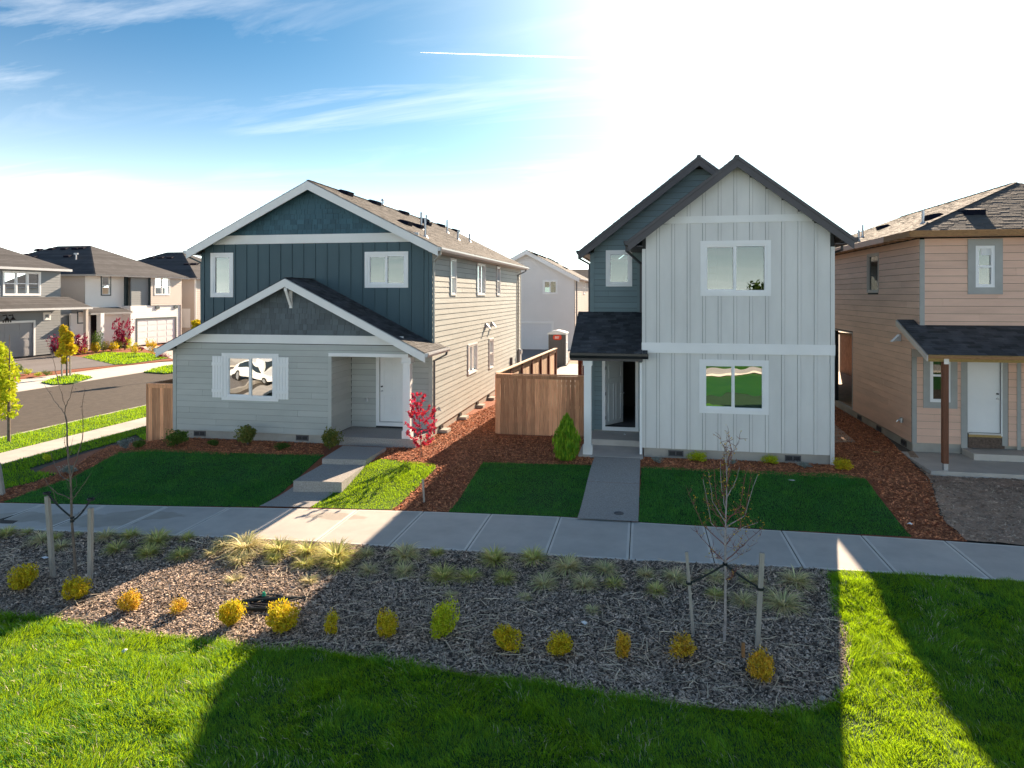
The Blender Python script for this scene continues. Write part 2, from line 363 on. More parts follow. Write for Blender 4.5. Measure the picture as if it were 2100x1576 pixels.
m_garage = mat('white_garage_door', (.72, .73, .75), .5, .02, 1)
m_garagegrey = mat('grey_garage_door', (.30, .30, .31), .5, .03, 1)
m_farwhite = mat('far_white_siding', (.80, .79, .77), .6, .04, .5)
m_farpale = mat('far_pale_siding', (.76, .74, .72), .6, .03, .5)
m_fargrey = mat('far_grey_siding', (.22, .24, .255), .6, .05, .5)
m_fartan = mat('far_taupe_siding', (.55, .49, .44), .6, .05, .5)
m_fardark = mat('far_charcoal_trim_shade', (.05, .075, .085), .6, .05, .5)  # charcoal trim; also painted on bay steps that are only in shadow
m_farroof = mat('far_roof_shingles', (.070, .068, .072), .9, .15, 1, bump=.4, bscale=60, island=.25)
m_darkdoor = mat('black_door', (.006, .005, .006), .9, .05, 3, spec=.05)
m_plastic = mat('grey_plastic', (.085, .082, .09), .45, .06, 3)
m_plasticw = mat('white_plastic', (.62, .66, .70), .45, .04, 3)
m_red = mat('red_sign', (.62, .05, .02), .5, .03, 3)
m_litter = mat('white_litter', (.8, .8, .8), .6, .05, 6)
m_green = mat('green_marker', (.0, .35, .2), .5, .05, 5)

# ------------------------------------------------------------ building pieces
class Plane:
    """a wall plane: start point, horizontal direction, outward normal"""
    def __init__(s, P, U, N): s.P = Vector(P); s.U = Vector(U); s.N = Vector(N)
    def pt(s, a, z, d=0): q = s.P + s.U*a + s.N*d; return Vector((q.x, q.y, z))
    def px(s, x, y): q = on_plane(x, y, s.P, s.N); return (q-s.P).dot(s.U), q.z
    def rect(s, x0, y0, x1, y1):
        """photo rectangle -> s0, s1, z0, z1"""
        a, za = s.px(x0, (y0+y1)/2); b, zb = s.px(x1, (y0+y1)/2)
        xm = (x0+x1)/2
        return min(a, b), max(a, b), s.px(xm, y1)[1], s.px(xm, y0)[1]
def pbox(mb, pl, a0, a1, z0, z1, d0, d1, mi=0):
    mb.prism([pl.pt(a0, z0, d1), pl.pt(a1, z0, d1), pl.pt(a1, z1, d1), pl.pt(a0, z1, d1)], pl.N*(d0-d1), mi)
def cut(lo, hi, holes):
    """interval minus holes"""
    out = [(lo, hi)]
    for h0, h1 in holes:
        nw = []
        for a, b in out:
            if h1 <= a or h0 >= b: nw.append((a, b)); continue
            if h0 > a: nw.append((a, h0))
            if h1 < b: nw.append((h1, b))
        out = nw
    return [(a, b) for a, b in out if b-a > .012]
def sheet(pl, a0, a1, z0, z1, holes, parent, mt, name='wall', gable=None, th=.12, d=0.0):
    """solid wall with real openings; gable = (centre, peak z, slope)"""
    mb = MB(); zs = sorted({z0, z1} | {min(max(h[i], z0), z1) for h in holes for i in (2, 3)})
    for za, zb in zip(zs[:-1], zs[1:]):
        if zb-za < 1e-4: continue
        for sa, sb in cut(a0, a1, [(h[0], h[1]) for h in holes if h[2] < (za+zb)/2 < h[3]]):
            pbox(mb, pl, sa, sb, za, zb, d-th, d)
    if gable:
        c, pk, sl = gable
        w0 = max(a0, c-(pk-z1)/sl); w1 = min(a1, c+(pk-z1)/sl)
        mb.prism([pl.pt(w0, z1, d), pl.pt(w1, z1, d), pl.pt(w1, pk-sl*abs(w1-c), d), pl.pt(c, pk, d), pl.pt(w0, pk-sl*abs(w0-c), d)], -pl.N*th)
    return mb.build(name, mt, parent)
_cache = {}
def lap(pl, a0, a1, z0, z1, exp, holes, parent, mt, gable=None, name='siding_board', joined=False, seg=3.66, lip=.020):
    """clapboards: every board a piece with a proud lower lip and a shadow gap"""
    n = max(1, round((z1-z0)/exp)); e = (z1-z0)/n
    J = MB() if joined else None; k = 0
    for i in range(n):
        zb = z0+i*e; zt = zb+e-.008; zm = (zb+zt)/2
        lo0 = lo1 = a0; hi0 = hi1 = a1
        if gable:
            c, pk, sl = gable
            if pk-zt < .02: break
            lo0 = max(a0, c-(pk-zb)/sl); hi0 = min(a1, c+(pk-zb)/sl); lo1 = max(a0, c-(pk-zt)/sl); hi1 = min(a1, c+(pk-zt)/sl)
        ivs = cut(lo0, hi0, [(h[0], h[1]) for h in holes if h[2] < zm < h[3]])
        off = (i*1.37) % seg
        for sa, sb in ivs:
            brk = [sa]
            if not joined:
                j = a0 + off - seg
                while j < sb:
                    if j > sa+.35 and j < sb-.35: brk.append(j)
                    j += seg
            brk.append(sb)
            for p, q in zip(brk[:-1], brk[1:]):
                tl = max(0, lo1-p) if abs(p-lo0) < 1e-6 else 0; tr = max(0, q-hi1) if abs(q-hi0) < 1e-6 else 0
                L = q-p-(.004 if q != sb else 0)
                if joined:
                    A, B, C, D = pl.pt(p, zb, lip), pl.pt(q, zb, lip), pl.pt(q-tr, zt, .004), pl.pt(p+tl, zt, .004)
                    E, G = pl.pt(p, zb, 0), pl.pt(q, zb, 0)
                    J.add([A, B, C, D, E, G], [(0, 1, 2, 3), (4, 5, 1, 0)])
                    continue
                key = (tuple(pl.U), tuple(pl.N), round(L, 2), round(e, 4), round(tl, 2), round(tr, 2), mt.name, name)
                me = _cache.get(key)
                if me is None:
                    U, N = pl.U, pl.N; Z = Vector((0, 0, 1)); h = zt-zb; mb = MB()
                    v = [N*lip, U*L+N*lip, U*(L-tr)+N*.004+Z*h, U*tl+N*.004+Z*h, Vector((0,0,0)), U*L, U*(L-tr)+Z*h, U*tl+Z*h]
                    mb.add(v, [(0,1,2,3), (4,0,3,7), (1,5,6,2), (4,5,1,0), (3,2,6,7), (5,4,7,6)])
                    me = mb.mesh(name, mt); _cache[key] = me
                piece(name, me, pl.pt(p, zb), parent); k += 1
    if joined: return J.build('siding', mt, parent, kind='stuff')
def shakes(pl, a0, a1, z0, z1, parent, mt, gable, budget, holes=()):
    """individual shake shingles in a gable; what is past the budget joins one part"""
    c, pk, sl = gable; e = .165; z = z0; row = 0; J = MB(); used = 0
    while z < min(z1, pk-.05):
        zt = min(z+e, z1)-.004
        lo = max(a0, c-(pk-z)/sl); hi = min(a1, c+(pk-z)/sl); s = lo-random.random()*.15
        while s < hi:
            w = random.choice((.10, .14, .18, .18, .22, .26)); p, q = max(lo, s), min(hi, s+w-.008)
            s += w
            if q-p < .03: continue
            tz = lambda a: max(z+.01, min(zt, pk-sl*abs(a-c)))
            dz = random.choice((0, 0, -.012, -.02)) if z > z0+.01 else 0
            v = [pl.pt(p, z+dz, .02), pl.pt(q, z+dz, .02), pl.pt(q, tz(q), .006), pl.pt(p, tz(p), .006), pl.pt(p, z+dz, 0), pl.pt(q, z+dz, 0), pl.pt(q, tz(q), 0), pl.pt(p, tz(p), 0)]
            f = [(0,1,2,3), (4,0,3,7), (1,5,6,2), (4,5,1,0), (3,2,6,7)]
            if used < budget:
                mb = MB().add([x-v[4] for x in v], f)
                piece('shingle', mb.mesh('shingle', mt), v[4], parent); used += 1
            else: J.add(v, f)
        z += e; row += 1
    if J.v: J.build('small_shingles', mt, parent, kind='stuff')
    return used
def battens(pl, a0, a1, z0, z1, sp, parent, mt, holes=(), gable=None, w=.055, off=0.0, th=.020, d=0.0):
    """flat panels with a battens between them, a fine open joint on both sides of each"""
    g = .007; edges = [a0]; s = a0+off
    while s < a1-w: edges += [s, s+w]; s += sp
    edges.append(a1)
    for p, q in zip(edges[::2], edges[1::2]):
        p += g; q -= g
        if q-p < .05: continue
        xs = sorted({p, q} | {min(max(h[i], p), q) for h in holes for i in (0, 1)} | ({gable[0]} if gable and p < gable[0] < q else set()))
        for u, v in zip(xs[:-1], xs[1:]):
            if v-u < .004: continue
            top = lambda a: min(z1, gable[1]-gable[2]*abs(a-gable[0])) if gable else z1
            for k0, k1 in cut(z0, max(top(u), top(v)), [(h[2], h[3]) for h in holes if h[0] < (u+v)/2 < h[1]]):
                tu, tv = min(k1, top(u)), min(k1, top(v))
                if max(tu, tv)-k0 < .02: continue
                mb = MB(); mb.prism([pl.pt(u, k0, d+.011), pl.pt(v, k0, d+.011), pl.pt(v, max(tv, k0+.001), d+.011), pl.pt(u, max(tu, k0+.001), d+.011)], -pl.N*.010)
                mb.build('panel', mt, parent)
    th += .012; s = a0+off
    while s < a1-w:
        top = z1
        if gable: c, pk, sl = gable; top = min(z1, pk-sl*max(abs(s-c), abs(s+w-c)))
        for p, q in cut(z0, top, [(h[2], h[3]) for h in holes if h[0] < s+w and h[1] > s]):
            if q-p > .06:
                mb = MB(); pbox(mb, pl, s, s+w, p, q, d, d+th); mb.build('batten', mt, parent)
        s += sp
def trim(pl, a0, a1, z0, z1, parent, mt, name='trim_board', d=.03, d0=0.0, **k):
    mb = MB(); pbox(mb, pl, a0, a1, z0, z1, d0, d); return mb.build(name, mt, parent, **k)
def window(pl, r, parent, tw=.09, style='slider', tm=None, fm=None, gm=None, head=0.0, sill=0.0, recess=.035, d=.026, fw=.05, label=None, blind=None):
    """r = outer edge of the trim; frame mesh with its boards and panes as sub-parts"""
    tm = tm or m_white; fm = fm or m_vinyl; gm = gm or m_glass
    a0, a1, z0, z1 = r; b0, b1, c0, c1 = a0+tw, a1-tw, z0+tw, z1-tw
    mb = MB()
    o0, o1 = d-.012, -.07
    for q in ((b0, b0+fw, c0, c1), (b1-fw, b1, c0, c1), (b0+fw, b1-fw, c0, c0+fw), (b0+fw, b1-fw, c1-fw, c1)):
        pbox(mb, pl, *q, o1, o0)
    i0, i1, k0, k1 = b0+fw, b1-fw, c0+fw, c1-fw; panes = []
    if style == 'slider':
        m = (i0+i1)/2; pbox(mb, pl, m-.028, m+.028, k0, k1, o1+.01, o0-.008)
        for q in ((i0, i0+.022, k0, k1), (m-.05, m-.029, k0, k1), (i0+.022, m-.05, k0, k0+.022), (i0+.022, m-.05, k1-.022, k1)): pbox(mb, pl, *q, o1+.015, o0-.02)
        panes = [(i0+.01, m-.03, k0+.01, k1-.01), (m+.03, i1, k0, k1)]
    elif style == 'hung':
        m = (k0+k1)/2; pbox(mb, pl, i0, i1, m-.03, m+.03, o1+.01, o0-.008)
        panes = [(i0, i1, k0, m-.03), (i0, i1, m+.03, k1)]
    elif style == 'triple':
        w = (i1-i0)/3; m = (k0+k1)/2
        for j in (1, 2): pbox(mb, pl, i0+j*w-.07, i0+j*w+.07, k0, k1, o1+.01, o0)
        for j in range(3): 
            pbox(mb, pl, i0+j*w+.07, i0+(j+1)*w-.07, m-.03, m+.03, o1+.01, o0-.01)
            panes += [(i0+j*w+.07, i0+(j+1)*w-.07, k0, m-.03), (i0+j*w+.07, i0+(j+1)*w-.07, m+.03, k1)]
    elif style == 'double':
        w = (i1-i0)/2; m = (k0+k1)/2
        pbox(mb, pl, i0+w-.06, i0+w+.06, k0, k1, o1+.01, o0)
        for j in range(2):
            p, q = (i0, i0+w-.06) if j == 0 else (i0+w+.06, i1)
            pbox(mb, pl, p, q, m-.03, m+.03, o1+.01, o0-.01); panes += [(p, q, k0, m-.03), (p, q, m+.03, k1)]
    else: panes = [(i0, i1, k0, k1)]
    w = mb.build('window', fm, parent, label=label)
    for q in panes:
        g = MB(); pbox(g, pl, *q, -recess-.006, -recess); g.build('pane', gm, w)
    if tw > .02:
        for q in ((a0-head, a1+head, c1, z1), (a0-sill, a1+sill, z0, c0), (a0, b0, c0, c1), (b1, a1, c0, c1)):
            g = MB(); pbox(g, pl, *q, 0, d+.004); g.build('trim_board', tm, w)
    return w
def hole(r, tw=.09): return (r[0]+tw*.6, r[1]-tw*.6, r[2]+tw*.6, r[3]-tw*.6)
def ruled_roof(e0, e1, r1, r0, parent, mt, exp=.14, tabs=True, name='roof', th=.10, ov=.03, kind_tabs='shingles', tabw=(.16, .34), under=None, label=None):
    """one roof slope: deck plus stepped courses of shingle tabs; e0-e1 eave, r0-r1 ridge"""
    e0, e1, r1, r0 = (Vector(x) for x in (e0, e1, r1, r0))
    nrm = (e1-e0).cross(r0-e0) if (r0-e0).length > .01 else (e1-e0).cross(r1-e0)
    nrm.normalize()
    if nrm.z < 0: nrm = -nrm
    mb = MB(); poly = [e0, e1, r1, r0] if (r1-r0).length > .02 else [e0, e1, r1]
    mb.prism([p-nrm*.012 for p in poly], -nrm*th)
    rf = mb.build(name, under or m_soffit, parent, label=label)
    L = max((r0-e0).length, (r1-e1).length); hh = ((r0+r1)/2-(e0+e1)/2).length
    n = max(2, int(hh/exp)); J = MB()
    for i in range(n):
        v0 = i/n; v1 = min(1, (i+1.25)/n)
        A0 = e0.lerp(r0, v0); B0 = e1.lerp(r1, v0); A1 = e0.lerp(r0, v1); B1 = e1.lerp(r1, v1)
        if i == 0: pass
        W_ = (B0-A0).length
        if W_ < .02: break
        if not tabs:
            J.add([A0+nrm*.012, B0+nrm*.012, B1, A1, A0-nrm*.01, B0-nrm*.01], [(0,1,2,3), (4,5,1,0)]); continue
        s = -random.random()*.2
        while s < W_:
            w = random.uniform(*tabw); p, q = max(0, s)/W_, min(W_, s+w)/W_; s += w
            if q-p < 1e-4: continue
            t = random.choice((.006, .007, .010, .013)); gap = .002/W_
            a = A0.lerp(B0, p+gap); b = A0.lerp(B0, q-gap); c = A1.lerp(B1, q-gap); dd = A1.lerp(B1, p+gap)
            J.add([a+nrm*t, b+nrm*t, c+nrm*.002, dd+nrm*.002, a-nrm*.004, b-nrm*.004], [(0,1,2,3), (4,5,1,0), (0,3,4), (1,5,2)])
    J.build(kind_tabs, mt, rf, kind='stuff')
    return rf
def cap(p, q, parent, mt, name='ridge_cap'):
    p, q = Vector(p), Vector(q); n = max(1, int((q-p).length/.25)); mb = MB()
    for i in range(n):
        a = p.lerp(q, i/n); b = p.lerp(q, (i+1.1)/n)
        mb.bar(a+Vector((0,0,.012+.006*(i % 2))), b+Vector((0,0,.012)), .11, .012)
    return mb.build(name, mt, parent)
def gutter(p, q, out, parent, mt, h=.12, w=.12):
    """K gutter along p-q, open trough"""
    p, q, out = Vector(p), Vector(q), Vector(out).normalized(); Z = Vector((0,0,1)); t = .006
    prof = [(0, 0), (0, -h), (w*.72, -h), (w, -h*.45), (w, 0), (w-.02, 0), (w-.02, -h*.42), (w*.66, -h+t), (t, -h+t), (t, 0)]
    mb = MB(); pts = [p+out*a+Z*b for a, b in prof]; n = len(pts); off = q-p
    vs = pts+[x+off for x in pts]; fs = [(i, (i+1) % n, n+(i+1) % n, n+i) for i in range(n)]
    fs += [(0, 1, 8, 9), (1, 2, 7, 8), (2, 3, 6, 7), (3, 4, 5, 6), (n, n+9, n+8, n+1), (n+1, n+8, n+7, n+2), (n+2, n+7, n+6, n+3), (n+3, n+6, n+5, n+4)]
    c0 = MB()
    mb.add(vs, fs)
    for s0 in (0, 1):
        base = p if s0 == 0 else q; dirn = off.normalized()*(.004 if s0 == 0 else -.004)
        mb.prism([base+Z*0, base-Z*h, base+out*w*.72-Z*h, base+out*w-Z*h*.45, base+out*w], dirn)
    return mb.build('gutter', mt, parent)
def pipe(pts, parent, mt, w=.06, name='downspout'):
    mb = MB()
    for a, b in zip(pts[:-1], pts[1:]):
        d = (Vector(b)-Vector(a)).normalized()*.02
        mb.bar(Vector(a)-d, Vector(b)+d, w, w*.75, (0, 1, 0) if abs(d.z) > .015 else (0,0,1))
    return mb.build(name, mt, parent)
def panel_door(pl, a0, a1, z0, z1, parent, mt, d=-.03, th=.045, rows=3, handle='left', name='door', flush=False, label=None, hinge=None):
    mb = MB(); pbox(mb, pl, a0, a1, z0, z1, d-th, d); dr = mb.build(name, mt, parent, label=label)
    if not flush:
        W_ = a1-a0; H = z1-z0; hs = [(.09, .40), (.47, .80), (.85, .94)]
        for lo, hi in hs:
            for x0, x1 in ((.14, .45), (.55, .86)):
                P0, P1, Q0, Q1 = a0+W_*x0, a0+W_*x1, z0+H*lo, z0+H*hi
                m2 = MB(); t = .022
                for q in ((P0, P1, Q0, Q0+t), (P0, P1, Q1-t, Q1), (P0, P0+t, Q0+t, Q1-t), (P1-t, P1, Q0+t, Q1-t)): pbox(m2, pl, *q, d, d+.010)
                pbox(m2, pl, P0+.05, P1-.05, Q0+.05, Q1-.05, d, d+.008)
                m2.build('door_panel', mt, dr)
    hx = a0+.07 if handle == 'left' else a1-.07
    for zz_, r_ in ((z0+.96, .032), (z0+1.10, .026)):
        m3 = MB(); c = pl.pt(hx, zz_, d); m3.tube([c, c+pl.N*.02, c+pl.N*.06], [r_, r_*.6, r_*.95], 10); m3.build('handle', m_metal if zz_ < z0+1 else m_darkmetal, dr)
    return dr
def found_vent(pl, c, z, parent, block=False):
    mb = MB(); w, h = .40, .16
    for q in ((c-w/2, c+w/2, z-h/2, z-h/2+.025), (c-w/2, c+w/2, z+h/2-.025, z+h/2), (c-w/2, c-w/2+.025, z-h/2, z+h/2), (c+w/2-.025, c+w/2, z-h/2, z+h/2), (c-.012, c+.012, z-h/2, z+h/2)):
        pbox(mb, pl, *q, .001, .025)
    pbox(mb, pl, c-w/2, c+w/2, z-h/2, z+h/2, .001, .008, 1)
    return mb.build('foundation_vent', [m_downpipe, m_darkmetal], parent)
def roof_vent(p, nrm, parent, w=.50, l=.42, h=.16):
    """low slant-back roof vent sitting on the slope"""
    nrm = Vector(nrm).normalized(); up = Vector((0,0,1)); dn = (nrm*nrm.z-up).normalized()*1; side = nrm.cross(dn).normalized()
    p = Vector(p); mb = MB()
    a = [p-dn*l/2+side*w/2, p-dn*l/2-side*w/2, p+dn*l/2-side*w/2, p+dn*l/2+side*w/2]
    b = [p-dn*l*.25+side*w*.42+nrm*h*.6, p-dn*l*.25-side*w*.42+nrm*h*.6, p+dn*l*.5-side*w*.46+nrm*h, p+dn*l*.5+side*w*.46+nrm*h]
    mb.add(a+b, [(0,1,2,3), (4,5,6,7), (0,1,5,4), (1,2,6,5), (2,3,7,6), (3,0,4,7)])
    mb.add([q+ (q-p)*.35+nrm*.008 for q in a], [(0,1,2,3)])
    return mb.build('roof_vent', m_ventblue, parent)
def roof_pipe(p, h, parent, nrm=(0,0,1), r=.04, rain=False):
    p = Vector(p); mb = MB(); mb.tube([p-Vector((0,0,.1)), p+Vector((0,0,h))], [r, r], 8); mb.tube([p-Vector((0,0,.05)), p+Vector((0,0,.05))], [r*3, r*1.3], 8, 1)
    if rain: mb.tube([p+Vector((0,0,h-.04)), p+Vector((0,0,h+.03))], [r*2, r*1.4], 8)
    return mb.build('vent_pipe', [m_metal, m_gutter], parent)
def rake(c, pk, sl, x0, x1, Y, w, th, parent, mt, name='rake_board'):
    """two sloping barge boards along a gable in a plane Y=const"""
    out = []
    for xe in (x0, x1):
        ze = pk-sl*abs(xe-c)
        mb = MB(); mb.prism([(c, Y, pk), (xe, Y, ze), (xe, Y, ze-w*1.1), (c, Y, pk-w*1.12)], (0, th, 0)); out.append(mb.build(name, mt, parent))
    return out
def gable_roof(c, pk, sl, xl, xr, y0, y1, parent, mt, **k):
    zl = pk-sl*abs(xl-c); zr = pk-sl*abs(xr-c)
    a = ruled_roof((xl, y0, zl), (xl, y1, zl), (c, y1, pk), (c, y0, pk), parent, mt, **k)
    b = ruled_roof((xr, y0, zr), (xr, y1, zr), (c, y1, pk), (c, y0, pk), parent, mt, **k)
    cap((c, y0, pk), (c, y1, pk), parent, mt); return a, b

# ------------------------------------------------------------ house A: dark blue over sage grey, left of centre
HA = root('blue_grey_house', (-10.45, 19.05, 0), 'two-storey house with dark blue upper floor, shake gables and a shuttered front window', 'house')
xl, xr, yf, yu, yb = -14.45, -6.46, 19.05, 20.45, 36.1; Cx = -10.45
Pf = Plane((0, yf, 0), (1, 0, 0), (0, -1, 0)); Pu = Plane((0, yu, 0), (1, 0, 0), (0, -1, 0))
Pr = Plane((xr, yu, 0), (0, 1, 0), (1, 0, 0)); Pl = Plane((xl, yf, 0), (0, 1, 0), (-1, 0, 0)); Pb = Plane((0, yb, 0), (1, 0, 0), (0, 1, 0))
xp = on_y(680, 800, yf).x; xe = -6.74; zo = on_y(760, 731, yf).z; SB = .27
gl = (Cx, 4.99-.16, .5); gu = (Cx, 8.12-.16, .5)
# lower front
wr = Pf.rect(459, 725, 568, 822)
sheet(Pf, xl, xe, SB, 2.95, [hole(wr), (xp, xe+.01, SB-.1, zo)], HA, m_wrap, gable=gl)
lap(Pf, xl+.10, xp-.10, SB, 2.99, .178, [hole(wr)], HA, m_sageboard)
lap(Pf, xp-.10, xe, zo+.0, 2.99, .178, [], HA, m_sageboard)
trim(Pf, xl-.02, xl+.10, SB-.03, 2.80, HA, m_sageboard, 'corner_board')
trim(Pf, xp-.10, xp+.005, SB-.03, zo, HA, m_sageboard, 'corner_board')
zb0, zb1 = on_y(593, 705, yf).z, on_y(593, 687.4, yf).z
trim(Pf, Cx-(gl[1]-zb0)/.5+.08, Cx+(gl[1]-zb0)/.5-.08, zb0, zb1, HA, m_whitetrim, 'belly_band', d=.04)
usedA = shakes(Pf, xl, xr, zb1, 9, HA, m_greyshake, gl, 230)
trim(Pf, xp-.08, xe+.02, zo-.02, zo+.08, HA, m_white, 'porch_header', d=.05, d0=-.12)
w1 = window(Pf, wr, HA, tw=.10, style='slider', gm=m_glassa, head=.06, sill=.06, label='white framed slider window with shutters')
for (x0, x1) in ((436.5, 459), (568, 592.5)):
    a0 = Pf.px(x0, 773)[0]; a1 = Pf.px(x1, 773)[0]; z0_, z1_ = wr[2]+.07, wr[3]-.10
    if x0 < 450: a1 = wr[0]-.005
    else: a0 = wr[1]+.005
    mb = MB(); pbox(mb, Pf, a0, a1, z0_, z1_, .002, .02); sh = mb.build('shutter', m_white, HA)
    n = 4; w_ = (a1-a0)/n
    for i in range(n):
        g = MB(); pbox(g, Pf, a0+i*w_+.004, a0+(i+1)*w_-.004, z0_, z1_, .021, .036); g.build('plank', m_white, sh)
    for zc in (z0_+.22, z1_-.24):
        g = MB(); pbox(g, Pf, a0-.005, a1+.005, zc-.05, zc+.05, .037, .055); g.build('batten', m_white, sh)
# porch
Pi = Plane((xp, yf, 0), (0, 1, 0), (1, 0, 0))
sheet(Pi, .12, yu-yf, SB, zo+.05, [], HA, m_wrap); lap(Pi, .0, yu-yf-.02, SB+.02, zo, .178, [], HA, m_sageboard, seg=9)
dx0, dx1 = on_y(778.5, 800, yu).x, None; dx1 = dx0+.93; dz1 = on_y(800, 733, yu).z; dz0 = on_y(800, 865, yu).z
dzt = dz0+2.04
sheet(Pu, xp, xr, SB, 2.9, [(dx0, dx1, dz0, dzt)], HA, m_wrap)
lap(Pu, xp+.02, dx0-.12, SB+.02, zo, .178, [], HA, m_sageboard); lap(Pu, dx1+.13, xr-.10, SB+.02, 2.75, .178, [], HA, m_sageboard)
trim(Pu, xr-.10, xr+.02, SB-.03, 2.75, HA, m_sageboard, 'corner_board')
mb = MB(); mb.box((xp+.02, yf-.02, zo-.002), (xe, yu-.03, zo+.05)); mb.build('porch_ceiling', m_soffit, HA)
df = MB()
for q in ((dx0-.11, dx0, dz0-.14, dzt+.10), (dx1, dx1+.11, dz0-.14, dzt+.10), (dx0, dx1, dzt, dzt+.10), (dx0, dx1, dz0-.14, dz0-.02)): pbox(df, Pu, *q, 0.001, .034)
fr = df.build('door_frame', m_white, HA); trim(Pu, dx0, dx1, dz0-.02, dz0, fr, m_metal, 'threshold', d=.05, d0=-.10)
panel_door(Pu, dx0+.004, dx1-.004, dz0, dzt, HA, m_white, handle='left', label='white six panel front door')
cx0, cx1 = on_y(826, 800, yf).x, on_y(840.6, 800, yf).x
cm = MB(); cm.box((cx0, yf+.0, .27), (cx1, yf+.0+(cx1-cx0), zo-.03)); colA = cm.build('porch_column', m_white, HA)
for z_0, z_1, g_ in ((.27, .50, .025), (zo-.16, zo-.02, .03), (zo-.20, zo-.165, .045)):
    g = MB(); g.box((cx0-g_, yf-g_, z_0), (cx1+g_, yf+g_+(cx1-cx0), z_1)); g.build('column_collar', m_white, colA)
mb = MB(); mb.box((cx1-.18, yf+.14, zo), (cx1-.02, yu, zo+.25)); mb.build('porch_beam', m_sageboard, HA)
mb = MB(); mb.box((xp-.02, yf-.05, -.30), (xr-.03, yu-.02, .262)); mb.build('porch_slab', m_agg, HA)
hb = MB(); c = on_y(755, 819, yu); hb.tube([c, c+Vector((0,-.08,0)), c+Vector((0,-.10,-.07))], [.02, .02, .015], 7); hb.tube([c+Vector((0,-.06,.05)), c+Vector((0,-.06,-.05))], [.035, .035], 8); hb.build('hose_tap', m_metal, HA)
# upper front
zc0, zc1 = on_y(640, 499.3, yu).z, on_y(640, 481, yu).z
wu1 = Pu.rect(432.5, 519, 479, 610); wu2 = Pu.rect(748.5, 516.5, 837.5, 590.5)
sheet(Pu, xl, xr, 2.9, 5.93, [hole(wu1), hole(wu2)], HA, m_wrap, gable=gu, name='upper_wall')
battens(Pu, xl+.10, xr-.1, 2.7, zc0, .406, HA, m_navy, [wu1, wu2], gu, off=.28, w=.045)
trim(Pu, xl-.015, xl+.09, 2.5, 5.86, HA, m_navy, 'corner_board'); trim(Pu, xr-.09, xr+.015, 3.0, 5.86, HA, m_navy, 'corner_board')
trim(Pu, Cx-(gu[1]-zc0)/.5+.05, Cx+(gu[1]-zc0)/.5-.05, zc0, zc1, HA, m_whitetrim, 'belly_band', d=.045)
shakes(Pu, xl, xr, zc1, 9, HA, m_navyshake, gu, max(0, 298-usedA))
window(Pu, wu1, HA, tw=.10, style='fixed'); window(Pu, wu2, HA, tw=.10, style='slider')
# right side wall
hs = []
for (x0, y0, x1, y1, st) in ((922.6, 530.6, 934, 606.5, 'hung'), (977.2, 540.7, 994, 606.5, 'slider'), (1017.7, 547, 1024.6, 606.5, 'hung'), (958.5, 705, 977.2, 766, 'slider'), (1002, 694, 1010.5, 755.7, 'hung')):
    r = Pr.rect(x0, y0, x1, y1); hs.append((r, st))
sheet(Pr, 0, yb-yu, SB, 5.90, [hole(r, .05) for r, st in hs], HA, m_wrap)
lap(Pr, .0, yb-yu-.1, SB, 5.82, .178, [hole(r, .05) for r, st in hs], HA, m_sageboard)
for r, st in hs: window(Pr, r, HA, tw=.05, style=st, d=.045)
trim(Pr, yb-yu-.1, yb-yu, SB, 5.85, HA, m_sageboard, 'corner_board')
sheet(Pl, 0, yb-yf, SB, 2.85, [], HA, m_sageboard); sheet(Pl, yu-yf, yb-yf, 2.85, 5.9, [], HA, m_navy, name='upper_wall')
sheet(Pb, xl, xr, SB, 5.93, [], HA, m_sageboard, gable=gu)
mb = MB(); mb.box((xl+.03, yf+.03, -.6), (xp-.03, yu, SB+.01)); mb.box((xl+.03, yu+.0, -.6), (xr-.025, yb-.03, SB+.01)); fd = mb.build('foundation', m_found, HA)
Pfd = Plane((0, yf+.03, 0), (1, 0, 0), (0, -1, 0))
for x_ in (410, 620): found_vent(Pfd, Pfd.px(x_, 898)[0], .16, HA)
Prd = Plane((xr-.025, yu, 0), (0, 1, 0), (1, 0, 0))
for x_ in (903, 942, 978, 1001):
    a = Prd.px(x_, 700)[0]; mb = MB(); pbox(mb, Prd, a-.22, a+.22, -.06, .12, 0, .30); pbox(mb, Prd, a-.14, a+.14, .12, .22, 0, .06, 1)
    mb.build('foundation_vent', [m_found, m_darkmetal], HA)
# roofs
gable_roof(Cx, 8.12, .5, xl-.30, xr+.31, yu-.38, yb+.3, HA, m_shinglebrown)
rake(Cx, 8.09, .5, xl-.31, xr+.32, yu-.41, .24, .035, HA, m_whitetrim)
gutter((xr+.315, yu-.40, 5.94), (xr+.315, yb+.35, 5.94), (1, 0, 0), HA, m_gutter); gutter((xl-.305, yu-.40, 5.95), (xl-.305, yb+.35, 5.95), (-1, 0, 0), HA, m_gutter)
for sgn in (1, -1):
    g = MB(); x_ = (xr if sgn > 0 else xl); g.box((x_, yu-.36, 5.80), (x_+sgn*.30, yb+.28, 5.825)); g.build('soffit', m_soffit, HA)
y0r = yf-.38
ruled_roof((xl-.32, y0r, 2.825), (xl-.32, yu+.4, 2.825), (Cx, yu+.0, 4.99), (Cx, y0r, 4.99), HA, m_shingle) if False else None
zle = 4.99-.5*(Cx-(xl-.31)); zre = 4.99-.5*((xr+.34)-Cx)
ruled_roof((xl-.31, y0r, zle), (xl-.31, yu-.004, zle), (Cx, yu-.004, 4.99), (Cx, y0r, 4.99), HA, m_shingle)
ruled_roof((xr+.34, y0r, zre), (xr+.34, yu-.004, zre), (Cx, yu-.004, 4.99), (Cx, y0r, 4.99), HA, m_shingle)
